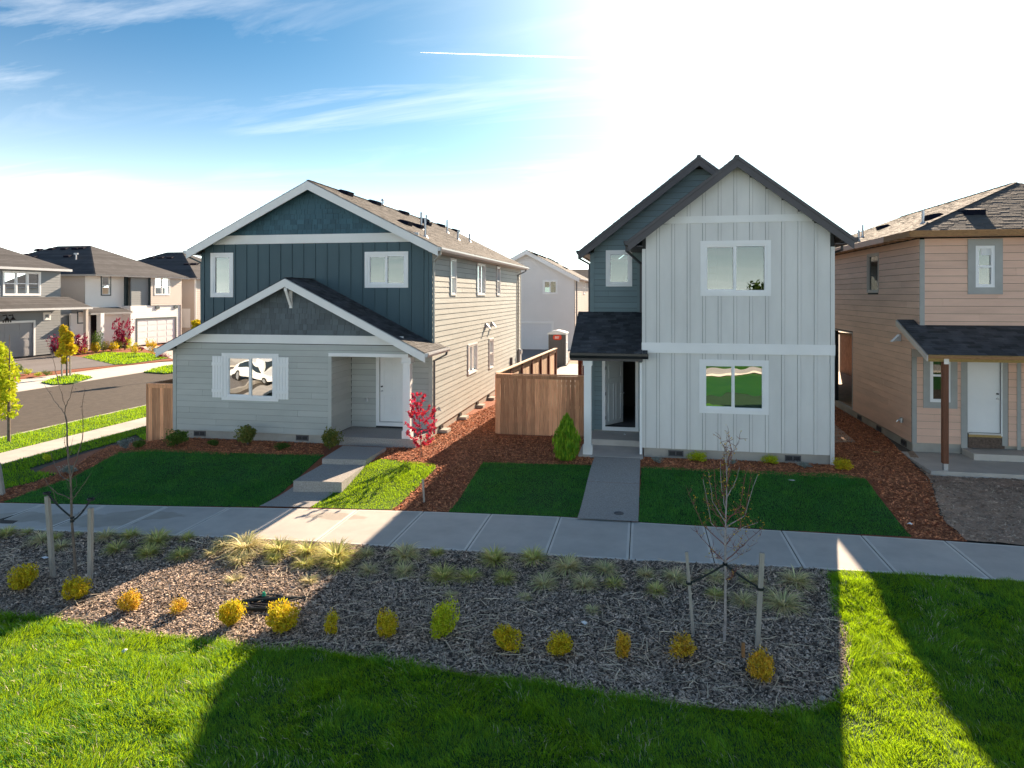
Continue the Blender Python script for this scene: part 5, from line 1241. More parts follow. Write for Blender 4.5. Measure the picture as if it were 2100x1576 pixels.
# house G: pale house with garage behind the fence
HG = root('pale_house', (-9.3, 55, 0), 'pale grey gabled house with white garage door seen between the two front houses', 'house')
yg = 55.0; plG = Plane((0, yg, 0), (1, 0, 0), (0, -1, 0)); gx1 = -5.4; gxc = -9.3; gx0 = 2*gxc-gx1
wG = plG.rect(1113, 574.5, 1143.5, 604); gd = plG.rect(1062, 663.5, 1131, 718.5)
gG = (gxc, 7.95, .53)
south_wall(HG, yg, gx0, gx1, 0, 5.85, m_farpale, [hole(wG), (gd[0], gd[1], 0, gd[3])], exp=.22, gable=gG)
lap(plG, gx0, gx1, 5.85, 7.9, .22, [], HG, m_farpale, gable=gG, joined=True)
window(plG, wG, HG, tw=.10, style='slider', gm=m_glassd, tm=m_white, d=.05); garage(plG, gd[0], gd[1], 0, gd[3], HG, m_garage, m_white)
far_wall(HG, gx1, yg, 70, 0, 5.85, m_fartan)
plGs = Plane((gx1, 0, 0), (0, 1, 0), (1, 0, 0))
for (x0, x1, y0, y1) in ((1195.5, 1199, 577, 604), (1206.5, 1209, 579, 604)):
    r = plGs.rect(x0, y0, x1, y1); window(plGs, r, HG, tw=.08, style='hung', gm=m_glassd, d=.06)
gable_roof(gxc, 8.1, .53, gx0-.4, gx1+.4, yg-.4, 70.4, HG, m_farroof, **KF)
rake(gxc, 8.08, .53, gx0-.42, gx1+.42, yg-.44, .30, .04, HG, m_white); gutter((gx1+.4, yg-.4, 5.80), (gx1+.4, 70.4, 5.80), (1, 0, 0), HG, m_gutter)
pipe([(gx1+.12, yg+.6, 5.6), (gx1+.12, yg+.6, .1)], HG, m_downpipe, w=.1)
nG = Vector((.53, 0, 1)).normalized()
for (x_, y_) in ((1096, 519), (1106, 522), (1113, 525), (1124, 528), (1132, 532), (1140, 536), (1158, 547)):
    q = on_plane(x_, y_+3, (gx1+.4, 0, 8.1-.53*(gx1+.4-gxc)), nG); 
    if q.x < gxc+.3: q = Vector((gxc+.3, q.y, 8.1-.16))
    roof_vent(q, nG, HG, w=.5, l=.5, h=.14)
# house H: only its roof shows
HH = root('distant_house', (-2, 90, 0), 'distant house whose grey roof just shows past the pale gabled house', 'house')
south_wall(HH, 90, -12, 8, 0, 5.6, m_fartan); ruled_roof((-13, 89.4, 5.6), (8, 89.4, 5.6), (8, 96, 8.0), (-13, 96, 8.0), HH, m_farroof, **KF); mb = MB(); mb.box((-12, 96, 0), (8, 102, 5.6)); mb.build('wall', m_fartan, HH)

# surfaces across the street
def flat(name, poly, z, mt, th=.05, **k):
    q = [on_z(x, y, z) for x, y in poly]; mb = MB(); mb.prism([(p.x, p.y, z-th) for p in q], (0, 0, th)); return mb.build(name, mt, **k)
flat('front_garden', [(-60, 790), (236, 751), (330, 741), (420, 736), (420, 700), (90, 715), (-60, 735)], -.345, m_redmulch, .1, kind='structure')
flat('driveway', [(5, 771), (236, 749), (168, 733), (88, 722), (-10, 726)], -.325, m_asph, .1, kind='structure')
flat('driveway', [(352, 736), (420, 726), (372, 710), (283, 711)], -.325, m_conc, .1, kind='structure')
flat('far_lawn', [(168, 733), (236, 748), (262, 747), (345, 735), (300, 724), (215, 724)], -.318, m_lawnbase, .1, kind='structure')
flat('far_lawn', [(85, 784), (120, 773), (160, 768), (190, 774), (150, 786), (110, 789)], -.36, m_lawnbase, .1, kind='structure')
flat('far_lawn', [(295, 763), (330, 752), (420, 742), (420, 757), (340, 766)], -.36, m_lawnbase, .1, kind='structure')
def far_blades(poly, z, dens):
    q = [tuple(on_z(x, y, z)[:2]) for x, y in poly]; P = sample(q, int(polyarea(q)*dens)); me = blades('lawn_grass', q, 0, .10, .05, m_grass, pts=P, seg=1, lift=0)
    co = np.empty(len(me.vertices)*3, np.float32); me.vertices.foreach_get('co', co); co = co.reshape(-1, 3); co[:, 2] += z-heights(np.repeat(P, 3, 0)); me.vertices.foreach_set('co', co.ravel()); obj('lawn_grass', me, kind='stuff')
far_blades([(168, 733), (236, 748), (262, 747), (345, 735), (300, 724), (215, 724)], -.32, 160); far_blades([(85, 784), (120, 773), (160, 768), (190, 774), (150, 786), (110, 789)], -.36, 160); far_blades([(295, 763), (330, 752), (420, 742), (420, 757), (340, 766)], -.355, 160)
# back alley between the houses
mb = MB(); mb.box((-16, 44, -.1), (-4.9, 55, .012)); mb.build('alley', m_asph, kind='structure')
mb = MB(); mb.box((-7.5, 33, -.1), (-2.4, 38.2, .015)); mb.box((-5.0, 38.22, -.1), (-2.6, 44, .015)); mb.build('back_drive', m_conc, kind='structure')
drape('back_yard', [(-15, 32.9), (7.4, 32.9), (7.4, 70), (-4.8, 70), (-4.8, 33.5), (-15, 33.5)], m_dirt, .009, st=2, kind='structure')
def mound(name, c, rx, ry, h, mt, **k):
    mb = MB(); N1, N2 = 14, 6; vs = []
    for j in range(N2+1):
        r = j/N2
        for i in range(N1):
            t = 2*pi*i/N1; q = 1+.25*noise.noise(Vector((cos(t)*1.5+c[0], sin(t)*1.5, r*2)))
            vs.append((c[0]+cos(t)*rx*r*q, c[1]+sin(t)*ry*r*q, c[2]+h*(1-r*r)*(1+.4*noise.noise(Vector((cos(t)*r*3, sin(t)*r*3, c[0])))) - .03*(j == N2)))
    fs = [(j*N1+i, j*N1+(i+1) % N1, (j+1)*N1+(i+1) % N1, (j+1)*N1+i) for j in range(N2) for i in range(N1)]
    mb.add(vs, fs); return mb.build(name, mt, smooth=True, base=(c[0], c[1], c[2]), **k)
m1 = mound('soil_heap', (-3.3, 47.5, 0), 1.3, 1.0, .45, m_dirt, kind='structure'); mound('soil_heap', (-2.0, 50, 0), 1.6, 1.2, .6, m_dirt, kind='structure')

# portable toilet
q = on_z(1143, 751, 0); TX, TY = q.x, q.y
PT = root('portable_toilet', (TX, TY, 0), 'grey portable toilet with white roof and red sign beside the alley', 'portable toilet')
mb = MB(); mb.box((TX-.56, TY, .08), (TX+.52, TY+1.1, 1.98)); mb.build('cabin', m_plastic, PT)
mb = MB(); mb.box((TX-.60, TY-.05, 0), (TX+.58, TY+1.15, .09)); mb.build('skid', m_plastic, PT)
mb = MB(); mb.box((TX+.52, TY+.05, .12), (TX+.545, TY+1.05, 1.95)); 
for z_ in (.5, .95, 1.4): mb.box((TX+.545, TY+.1, z_), (TX+.56, TY+1.0, z_+.05))
mb.build('side_panel', m_plasticw, PT)
mb = MB(); mb.box((TX-.44, TY-.035, .12), (TX+.36, TY, 1.62)); dt_ = mb.build('door', m_plastic, PT)
mb = MB()
for x_ in (-.40, .27): mb.box((TX+x_, TY-.055, .2), (TX+x_+.06, TY-.035, 1.5))
mb.box((TX-.3, TY-.05, 1.35), (TX+.2, TY-.035, 1.42)); mb.build('door_rib', m_plastic, dt_)
mb = MB(); mb.prism([(TX-.62, TY-.06, 1.98), (TX+.58, TY-.06, 1.98), (TX+.58, TY-.06, 2.08), (TX+.25, TY-.06, 2.18), (TX-.05, TY-.06, 2.24), (TX-.35, TY-.06, 2.18), (TX-.62, TY-.06, 2.06)], (0, 1.24, 0)); mb.build('roof', m_plasticw, PT)
sg = MB(); pts = []
for i in range(20):
    t = 2*pi*i/20; pts.append((TX-.0+.27*math.copysign(abs(cos(t))**.6, cos(t)), TY-.058, 1.80+.16*math.copysign(abs(sin(t))**.6, sin(t))))
sg.prism(pts, (0, .05, 0)); sgo = sg.build('sign', m_red, PT)
mb = MB()
for j, z_ in enumerate((1.83, 1.755)):
    x_ = TX-.15
    for w in ((.05, .04, .06, .05, .04) if j == 0 else (.06, .05, .04, .06)):
        mb.prism([(x_, TY-.061, z_-.03), (x_+w-.012, TY-.061, z_-.03), (x_+w-.004, TY-.061, z_+.028), (x_+.006, TY-.061, z_+.03)], (0, .002, 0)); x_ += w+.008
mb.build('lettering', m_litter, sgo)

# ------------------------------------------------------------ plants
def crown_mesh(name, n, leaf, mt, shape='ball', seed=0, aspect=1.0, lobes=6, hollow=.55, flat=.5):
    """crown of single leaf faces; unit radius, base at z=0; lumpy outline, sparse inside"""
    R = np.random.default_rng(seed); k = 0; P = []
    lob = R.normal(size=(lobes, 3)); lob /= np.linalg.norm(lob, axis=1)[:, None]; lob[:, 2] = np.abs(lob[:, 2])*.8; la = R.uniform(.15, .42, lobes)
    while k < n:
        d = R.normal(size=(n, 3)); d /= np.linalg.norm(d, axis=1)[:, None]
        r = R.uniform(hollow, 1, n)**.8
        bump = .70+sum(la[i]*np.clip((d@lob[i])-.55, 0, 1)*2.2 for i in range(lobes))
        p = d*(r*bump)[:, None]
        if shape == 'ball':
            if not P: cen = np.column_stack([R.uniform(-.5, .5, 7), R.uniform(-.5, .5, 7), R.uniform(.30, 1.0, 7)]); rad_ = R.uniform(.30, .55, 7); cen[0] = (0, 0, .6); rad_[0] = .7
            j = R.choice(7, len(p), p=np.r_[.34, np.full(6, .11)]); p = cen[j]+p*(rad_[j]*R.uniform(.85, 1.12, len(p)))[:, None]; p = p[p[:, 2] > .02]
        elif shape == 'cone':
            h = R.uniform(0, 1, len(p)); rad = np.sin(np.clip(h, 0, 1)**.75*pi)**.75*.95+.05*(1-h)
            q = p.copy(); ang = np.arctan2(p[:, 1], p[:, 0]); rr = rad*(R.uniform(.55, 1, len(p)))*(1+.13*np.sin(ang*4+h*17)+.10*np.sin(ang*9-h*41)); h = h*(1+.05*np.sin(ang*6+rr*9))
            q[:, 0] = np.cos(ang)*rr; q[:, 1] = np.sin(ang)*rr; q[:, 2] = h*aspect; p = q
        P.append(p); k += len(p)
    P = np.vstack(P)[:n]; n = len(P)
    u = R.normal(size=(n, 3)); u[:, 2] += flat; u /= np.linalg.norm(u, axis=1)[:, None]; w = np.cross(u, R.normal(size=(n, 3))); w /= np.linalg.norm(w, axis=1)[:, None]+1e-9
    s = leaf*R.uniform(.6, 1.35, n)[:, None]
    q = np.stack([P-u*s, P+w*s*.42, P+u*s, P-w*s*.42], 1).reshape(-1, 3); b = (np.arange(n)*4)[:, None]
    return npmesh(name, q, np.concatenate([b+[0, 1, 2], b+[0, 2, 3]]), mt)
def stems_mesh(name, mt, n=7, h=.8, spread=.6, r=.02, seed=0):
    R = random.Random(seed); mb = MB()
    for i in range(n):
        a = R.uniform(0, 2*pi); s = R.uniform(.2, 1)*spread
        mb.tube([(0, 0, -.05), (cos(a)*s*.3, sin(a)*s*.3, h*.4), (cos(a)*s, sin(a)*s, h*R.uniform(.7, 1.1))], [r, r*.7, r*.3], 4)
    return mb.mesh(name, mt)
def plant(name, loc, label, cat, crown, stems, sx, sz, group=None, rot=None, override=None, sy=None):
    R = root(name, loc, label, cat, group); R.rotation_euler = (0, 0, random.uniform(0, 6.28) if rot is None else rot); R.scale = (sx, sy or sx, sz)
    c = obj('foliage', crown, parent=R)
    if stems: obj('stem', stems, parent=R)
    return R
ST = [stems_mesh('stem', m_bark, seed=i) for i in range(3)]
def cm(mt, leaf=.085, n=1100, seed=0, **k): return crown_mesh('foliage', int(n*2.3), leaf*.95, mt, seed=seed, lobes=9, **k)
CY = [cm(m_yellow, seed=i) for i in (1, 2, 3)]; CO = [cm(m_orange, n=520, seed=4, hollow=.3), cm(m_orange, n=900, seed=5)]; CL = [cm(m_lime, seed=6)]; CYs = cm(m_yellow, n=480, seed=9, hollow=.3)
row = [(50, 1213, 60, 55, CY[0], 'yellow-leaved shrub with a raised tip, leftmost in the shrub row, left of the staked sapling'),
 (160, 1235, 58, 48, CY[1], 'olive and yellow shrub below the right stake of the left sapling'),
 (262, 1257, 55, 42, CO[1], 'sunlit amber shrub, third from the left in the shrub row'),
 (366, 1263, 52, 32, CO[0], 'lowest sunlit amber shrub, sparse and flat, left of the two big golden ones'),
 (476, 1290, 60, 62, CY[2], 'tall sunlit golden shrub just left of the dark drain hollow'),
 (575, 1297, 76, 60, CY[0], 'widest sunlit golden shrub, right of the dark drain hollow'),
 (677, 1308, 48, 50, CYs, 'small brownish yellow shrub at the edge of the sun patch'),
 (796, 1315, 50, 60, CY[1], 'upright amber-yellow shrub between the brownish one and the lime green one'),
 (914, 1313, 62, 66, CL[0], 'round lime green shrub, the greenest in the bed'),
 (1042, 1342, 68, 58, CY[2], 'yellow shrub leaning left, first to the right of the lime green one'),
 (1152, 1350, 58, 50, CY[0], 'ragged topped yellow shrub, second to the right of the lime green one'),
 (1276, 1358, 36, 60, CO[1], 'narrow upright orange-brown shrub in the shaded bed'),
 (1400, 1352, 80, 44, CO[0], 'wide sparse orange shrub at the foot of the left stake of the right sapling'),
 (1556, 1400, 66, 66, CO[1], 'half yellow half brown shrub, rightmost in the bed, below the right stake')]
for i, (x, y, w, h, c, lab) in enumerate(row):
    p = on_g(x, y-4); t = (p-O).dot(Vector((-sA, cA, 0))); s = w*t/1400/2/.95; hz = h*t/1400/1.35
    plant('gold_shrub', p, lab, 'shrub', c, ST[i % 3], s, hz, group='low gold shrubs in a row along the lower edge of the bed', sy=s)
# a lime half on the last shrub
p = on_g(1546, 1392); 
# ornamental grass tufts
def tuft_mesh(mt, n=170, seed=0, droop=1.0):
    n = int(n*1.6)
    R = np.random.default_rng(seed); a = R.uniform(0, 2*pi, n); L = R.uniform(.55, 1.1, n); up = R.uniform(.10, 1.1, n)
    Vv = []; Ff = []
    for i in range(n):
        d = np.array([cos(a[i]), sin(a[i]), 0]); t = np.array([-sin(a[i]), cos(a[i]), 0])*.034; b = len(Vv); o = d*R.uniform(0, .14)
        for k in range(5):
            f = k/4; e = up[i]; x = L[i]*(f*cos(e)+.18*f*f*droop); z = L[i]*(f*sin(e)*1.45-.42*droop*f*f*f)
            c = o+d*x+np.array([0, 0, max(z, 0.0+.02*f)]); wd = t*(1-.85*f); Vv += [c-wd, c+wd]
        for k in range(4): q = b+2*k; Ff += [(q, q+1, q+3), (q, q+3, q+2)]
    return npmesh('blades', np.array(Vv), np.array(Ff), mt)
TG = [tuft_mesh(m_tuft, 190, i) for i in range(3)]; TD = [tuft_mesh(m_tuftdry, 150, 10+i, 1.3) for i in range(3)]
ordn = ['first', 'second', 'third', 'fourth', 'fifth', 'sixth', 'seventh', 'eighth', 'ninth', 'tenth', 'eleventh', 'twelfth', 'thirteenth', 'fourteenth', 'fifteenth', 'sixteenth', 'seventeenth', 'eighteenth', 'nineteenth', 'twentieth', 'twenty-first', 'twenty-second', 'twenty-third', 'twenty-fourth', 'twenty-fifth', 'twenty-sixth']
up_row = [(15,1100,35),(55,1098,25),(115,1108,28),(160,1102,20),(218,1106,42),(268,1104,36),(322,1116,55),(385,1110,30),(458,1124,45),(505,1130,76),(573,1134,58),(630,1138,50),(690,1150,72),(750,1142,36),(830,1146,60),(895,1140,30),(1013,1154,52),(1093,1152,50),(1163,1170,62),(1240,1174,48),(1325,1184,36),(1385,1192,50),(1465,1190,42),(1540,1197,46),(1632,1199,60)]
lo_row = [(85,1114,44),(125,1127,38),(240,1132,42),(305,1142,45),(373,1145,42),(432,1142,30),(493,1157,48),(563,1154,34),(625,1164,42),(695,1167,50),(757,1177,42),(828,1180,46),(908,1190,58),(963,1190,44),(1035,1192,44),(1115,1204,54),(1197,1206,52),(1260,1204,38),(1345,1218,40),(1468,1226,36),(1525,1240,50),(1605,1247,78)]
th_row = [(480,1195,34),(635,1198,34),(925,1228,28),(1075,1232,30),(1215,1258,32)]
for rn, (rowl, where) in enumerate(((up_row, 'in the row touching the sidewalk'), (lo_row, 'in the second row below the sidewalk'), (th_row, 'in the sparse third row'))):
    for i, (x, y, w) in enumerate(rowl):
        p = on_g(x, y-3); t = (p-O).dot(Vector((-sA, cA, 0))); s = w*t/1400/2/.72; lit = 470 < x < 770
        bigc = 'large' if w > 56 else ('small' if w < 36 else 'medium')
        dry = rn == 2 or (i*7+rn) % 5 in (1, 3) or x > 1300 and rn == 0
        me_ = (TD if dry else TG)[(i+rn) % 3]
        lab = f"{bigc} {'straw-coloured' if dry else 'yellow-green'} grass tuft, {ordn[i]} from the left {where}"
        R = root('grass_tuft', p, lab, 'ornamental grass', 'ornamental grass tufts along the top of the bed'); R.scale = (s, s, s*random.uniform(.66, .84)); R.rotation_euler = (0, 0, random.uniform(0, 6.3))
        obj('blades', me_, parent=R)
# foundation planting
CS = [cm(m_olive, .10, 700, 11), cm(m_greenleaf, .10, 700, 12, hollow=.35), cm(m_silver, .10, 420, 13, hollow=.2), cm(m_lime, .10, 600, 14)]
for (x, y, w, h, c, lab) in ((363, 917, 46, 40, CS[1], 'loose dark green shrub at the left corner of the shuttered house'), (437, 917, 24, 16, CS[1], 'tiny sparse green plant right of the left foundation vent'),
    (508, 915, 42, 44, CS[0], 'olive shrub below the shuttered window'), (578, 924, 32, 16, CS[1], 'low straggly plant left of the second foundation vent'), (676, 925, 46, 46, CS[0], 'rounded olive shrub beside the porch slab of the shuttered house'),
    (255, 922, 36, 22, CS[2], 'blue-grey shrub in the mulch near the short left fence'), (285, 922, 28, 22, CS[1], 'small brown-green shrub against the short left fence'), (143, 975, 34, 22, CS[2], 'low grey shrub in the mulch behind the left sapling'), (98, 948, 18, 16, CS[3], 'tiny yellow-green plant at the mulch edge behind the left sapling'),
    (1347, 950, 30, 12, CS[2], 'silver tufted plant left of the first vent of the light grey house'), (1433, 948, 38, 20, CS[3], 'yellow-green shrub right of the first vent of the light grey house'), (1500, 955, 26, 12, CS[2], 'silver plant mid-way along the light grey house'),
    (1582, 953, 32, 18, CS[3], 'yellow-green shrub left of the second vent of the light grey house'), (1650, 962, 32, 14, CS[2], 'silver plant right of the second vent of the light grey house'), (1726, 967, 36, 26, CY[1], 'yellow shrub at the right corner of the light grey house')):
    p = on_g(x, y-2, .02); t = (p-O).dot(Vector((-sA, cA, 0))); plant('foundation_shrub', p, lab, 'shrub', c, ST[0], w*t/1400/2/.86, h*t/1400/1.45)
p = on_g(1162, 945, .0); t = (p-O).dot(Vector((-sA, cA, 0)))
AR = crown_mesh('foliage', 4200, .075, m_arbor, 'cone', 21, 1.0, flat=2.2)
R = plant('arborvitae', p, 'bright green conical evergreen in front of the cedar fence', 'evergreen', AR, None, 27*t/1400, 90*t/1400)
mb = MB(); mb.tube([(0, 0, -.05), (0, 0, .8)], [.12, .03], 6); obj('trunk', mb.mesh('trunk', m_bark), parent=R)

# trees drawn branch by branch from the photograph, in the plane of their trunk
def px_tree(name, base, lines, label, cat, mt, r0, buds=None, bud_mt=None, bud_n=0, bud_s=.02, twigs=0, mt_twig=None, depth=.35, seed=0):
    b = on_g(*base); R = root(name, b, label, cat); rd = random.Random(seed); mbt = MB(); tip = []; tw = MB()
    for li, (pts, ra, rb) in enumerate(lines):
        dy = 0 if li == 0 else rd.uniform(-depth, depth); W_ = []
        for k, (x, y) in enumerate(pts):
            f = k/max(1, len(pts)-1); W_.append(on_y(x, y, b.y+dy*f))
        # smooth
        Q = []
        for i in range(len(W_)-1):
            for s in range(3): Q.append(W_[i].lerp(W_[i+1], s/3)+Vector((rd.gauss(0, 1), rd.gauss(0, 1), 0))*(.006 if li else .002))
        Q.append(W_[-1]); n = len(Q); rs = [ra+(rb-ra)*i/(n-1) for i in range(n)]
        if li == 0: mbt.tube(Q, rs, 7)
        else:
            m2 = MB(); m2.tube(Q, rs, 5); br_ = m2.build('branch', mt_twig if (mt_twig and li % 2) else mt, R)
        for i in range(n//3, n):
            for _ in range(twigs):
                if rd.random() < .5: continue
                q = Q[i]; dirn = Vector((rd.gauss(0, .5), rd.gauss(0, .5), rd.uniform(.2, 1))).normalized(); L = rd.uniform(.04, .16)
                tw.tube([q, q+dirn*L*.5+Vector((rd.gauss(0, .01), 0, 0)), q+dirn*L], [.004, .003, .0015], 3, cap=False); tip.append(q+dirn*L)
            tip.append(Q[i])
    mbt.build('trunk', mt, R)
    if tw.v: tw.build('fine_twigs', mt_twig or mt, R, kind='stuff')
    if bud_n:
        V2 = []; F2 = []
        for _ in range(bud_n):
            q = rd.choice(tip)+Vector((rd.gauss(0, .02), rd.gauss(0, .02), rd.gauss(0, .02))); s = bud_s*rd.uniform(.5, 1.4); u = Vector((rd.gauss(0, 1), rd.gauss(0, 1), rd.gauss(0, 1))).normalized()*s; w = u.orthogonal().normalized()*s*.5
            i = len(V2); V2 += [q-u, q+w, q+u, q-w]; F2 += [(i, i+1, i+2), (i, i+2, i+3)]
        V2 = np.array([tuple(v-b) for v in V2]); obj('buds' if bud_s < .04 else 'foliage', npmesh('buds', V2, np.array(F2), bud_mt), parent=R, kind='stuff' if bud_s < .04 else None)
    return R
L1 = [([(157, 1184), (151, 1125), (148, 1080), (147, 1058), (146, 1015), (145, 980), (140, 945), (138, 909), (137, 863), (133, 849), (134.5, 835)], .024, .011),
 ([(134.5, 835), (122, 794), (114, 761), (109, 739), (94, 695)], .010, .003), ([(134.5, 835), (142, 817), (152, 784), (160, 766)], .008, .003), ([(133, 849), (122, 835), (111.7, 822), (91, 789)], .008, .003),
 ([(146, 980), (157, 944), (169, 901), (171, 863), (167.5, 838), (174, 797)], .012, .003), ([(146, 990), (124, 975), (112, 954), (105, 929)], .009, .003), ([(147, 1025), (132, 1017), (119, 1013), (101.5, 997), (89, 977)], .010, .004),
 ([(147, 1025), (158, 1012), (167, 1000), (188, 970)], .008, .003), ([(104, 999), (119, 1035), (143, 1060)], .006, .003), ([(140, 940), (146, 925), (150, 896)], .007, .002), ([(138, 930), (132, 912), (133, 880)], .006, .002), ([(147, 1010), (139, 998), (137, 985)], .005, .002), ([(146, 1012), (158, 998), (157, 985), (153, 978)], .005, .002), ([(149, 1065), (170, 1045), (206, 1010)], .004, .002)]
px_tree('bare_sapling', (157, 1184), L1, 'tall leafless sapling tied between two stakes at the left of the bed', 'sapling', m_bark, .02, bud_mt=m_bark, bud_n=60, bud_s=.012, twigs=0, seed=3)
def c8(x, y): return (1380+x/2.92, 880+y/2.92)
T2 = [((308, 1285), (312, 1150), (315, 900), (313, 700), (316, 560), (320, 440), (322, 330), (320, 200), (324, 20))]
L2 = [([c8(*p) for p in T2[0]], .022, .004)]
for (s, m, e) in (((313, 800), (235, 725), (145, 620)), ((313, 790), (240, 770), (230, 735)), ((313, 700), (180, 575), (95, 390)), ((314, 660), (225, 560), (180, 300)), ((316, 600), (240, 470), (190, 430)), ((316, 560), (235, 430), (215, 260)), ((316, 540), (262, 420), (245, 210)), ((318, 500), (290, 350), (285, 190)), ((320, 470), (300, 330), (298, 240)),
    ((314, 810), (430, 740), (522, 640)), ((314, 790), (420, 700), (535, 590)), ((315, 750), (400, 690), (455, 600)), ((315, 700), (360, 640), (400, 600)), ((315, 650), (420, 590), (510, 560)), ((318, 560), (400, 470), (440, 250)), ((316, 590), (430, 520), (510, 270)), ((320, 530), (440, 480), (470, 240)), ((320, 420), (370, 330), (400, 230)), ((322, 350), (340, 260), (350, 150)), ((321, 230), (310, 120), (285, 60)), ((321, 250), (350, 120), (330, 20)), ((321, 260), (345, 190), (400, 60)), ((316, 905), (350, 885), (385, 845))):
    L2.append(([c8(*s), ((c8(*s)[0]*.45+c8(*m)[0]*.55), (c8(*s)[1]*.45+c8(*m)[1]*.55)), c8(*m), c8(*e)], .009, .0032))
px_tree('bare_sapling', (1486, 1319), L2, 'vase-shaped budding sapling tied between two stakes at the right of the bed', 'sapling', m_barkpale, .02, bud_mt=m_orange, bud_n=420, bud_s=.014, twigs=4, mt_twig=m_barkred, seed=4)
# young red maple in the mulch
LM = [([(864, 937), (863, 900), (860, 860), (856, 810)], .016, .004)]+[([s, ((s[0]+e[0])/2, (s[1]+e[1])/2+3), e], .006, .002) for s, e in (((863, 905), (835, 890)), ((863, 905), (890, 885)), ((862, 890), (832, 868)), ((862, 890), (893, 862)), ((861, 880), (842, 850)), ((861, 875), (888, 848)), ((860, 860), (843, 830)), ((860, 858), (880, 835)), ((859, 845), (848, 815)), ((858, 838), (868, 815)), ((863, 915), (850, 908)), ((863, 912), (882, 905)))]
px_tree('red_maple', (864, 938), LM, 'slender young maple with bright red leaves beside the porch', 'tree', m_bark, .015, bud_mt=m_redleaf, bud_n=1150, bud_s=.040, twigs=2, seed=5, depth=.3)
# street tree at the left edge and others across the street
def leafy_tree(name, base, top_y, crown, label, mt, leaf=.10, n=1500, tr=.05, stakes=(), z=None, seed=0, nb=7):
    b = on_g(*base) if z is None else on_z(base[0], base[1], z); R = root(name, b, label, 'tree'); rd = random.Random(seed)
    H = on_y(base[0], top_y, b.y).z-b.z; mb = MB(); mb.tube([(0, 0, -.1), (0, 0, H*.35), (0.03, 0, H*.75), (0.02, 0, H*.97)], [tr, tr*.8, tr*.4, tr*.1], 7); obj('trunk', mb.mesh('trunk', m_bark), parent=R)
    t = (b-O).dot(Vector((-sA, cA, 0))); V2 = []
    for (cx_, cy_, rx_, ry_) in crown:
        c = on_y(cx_, cy_, b.y)-b; rx_ *= t/1400; ry_ *= t/1400; m2 = MB(); hh = max(.2, c.z-rx_*.9); m2.tube([(0.01, 0, hh), (c.x*.6, c.y*.6, (hh+c.z)/2), (c.x, c.y, c.z)], [tr*.3, tr*.2, tr*.08], 5); obj('branch', m2.mesh('branch', m_bark), parent=R)
        k = int(n*rx_*ry_/sum(a[2]*a[3]*(t/1400)**2 for a in crown))
        for _ in range(k):
            d = Vector((rd.gauss(0, 1), rd.gauss(0, 1), rd.gauss(0, 1))).normalized()*rd.uniform(.35, 1)**.6; q = Vector((c.x+d.x*rx_, c.y+d.y*rx_, c.z+d.z*ry_))
            u = Vector((rd.gauss(0, 1), rd.gauss(0, 1), rd.gauss(0, 1))).normalized()*leaf*rd.uniform(.5, 1.2); w = u.orthogonal().normalized()*u.length*.5; V2 += [q-u, q+w, q+u, q-w]
    V2 = np.array([tuple(v) for v in V2]); b_ = (np.arange(len(V2)//4)*4)[:, None]; obj('foliage', npmesh('foliage', V2, np.concatenate([b_+[0, 1, 2], b_+[0, 2, 3]]), mt), parent=R)
    return R
leafy_tree('street_tree', (18, 908), 680, [(0, 745, 24, 40), (-22, 790, 40, 50), (10, 800, 22, 34), (-40, 730, 40, 40), (2, 770, 34, 40), (-4, 820, 36, 30), (8, 850, 18, 12), (35, 836, 10, 6), (0, 725, 14, 26), (28, 850, 8, 8)], 'yellow-green leaved street tree cut by the left edge of the photo', m_lime, .075, 5200, .055, seed=2)
leafy_tree('street_tree', (137, 774), 664, [(130, 680, 7, 12), (136, 700, 12, 14), (142, 690, 7, 10), (140, 716, 16, 12), (124, 726, 8, 6), (133, 740, 5, 8)], 'small golden tree tied between two stakes across the street', m_yellow, .17, 1300, .06, z=-.36, seed=4)
leafy_tree('street_tree', (403, 770), 655, [(403, 664, 9, 8), (405, 680, 12, 12)], 'golden tree top peeking above the lower gable roof', m_yellow, .14, 500, .06, z=-.36, seed=5)
def far_shrub(name, x, y, w, h, mt, label, z=-.33, leaf=.09, n=500, cat='shrub', seed=0):
    p = on_z(x, y, z); hh = None
    if p.x < -44.3: p = on_x(x, y, -44.2); p.z = z; hh = on_x(x, y-h, -44.2).z-z
    t = (p-O).dot(Vector((-sA, cA, 0))); hh = hh or h*t/1400; c = crown_mesh('foliage', n, leaf, mt, seed=seed+50); plant(name, p, label, cat, c, ST[1], w*t/1400/2/.86, hh/1.35)
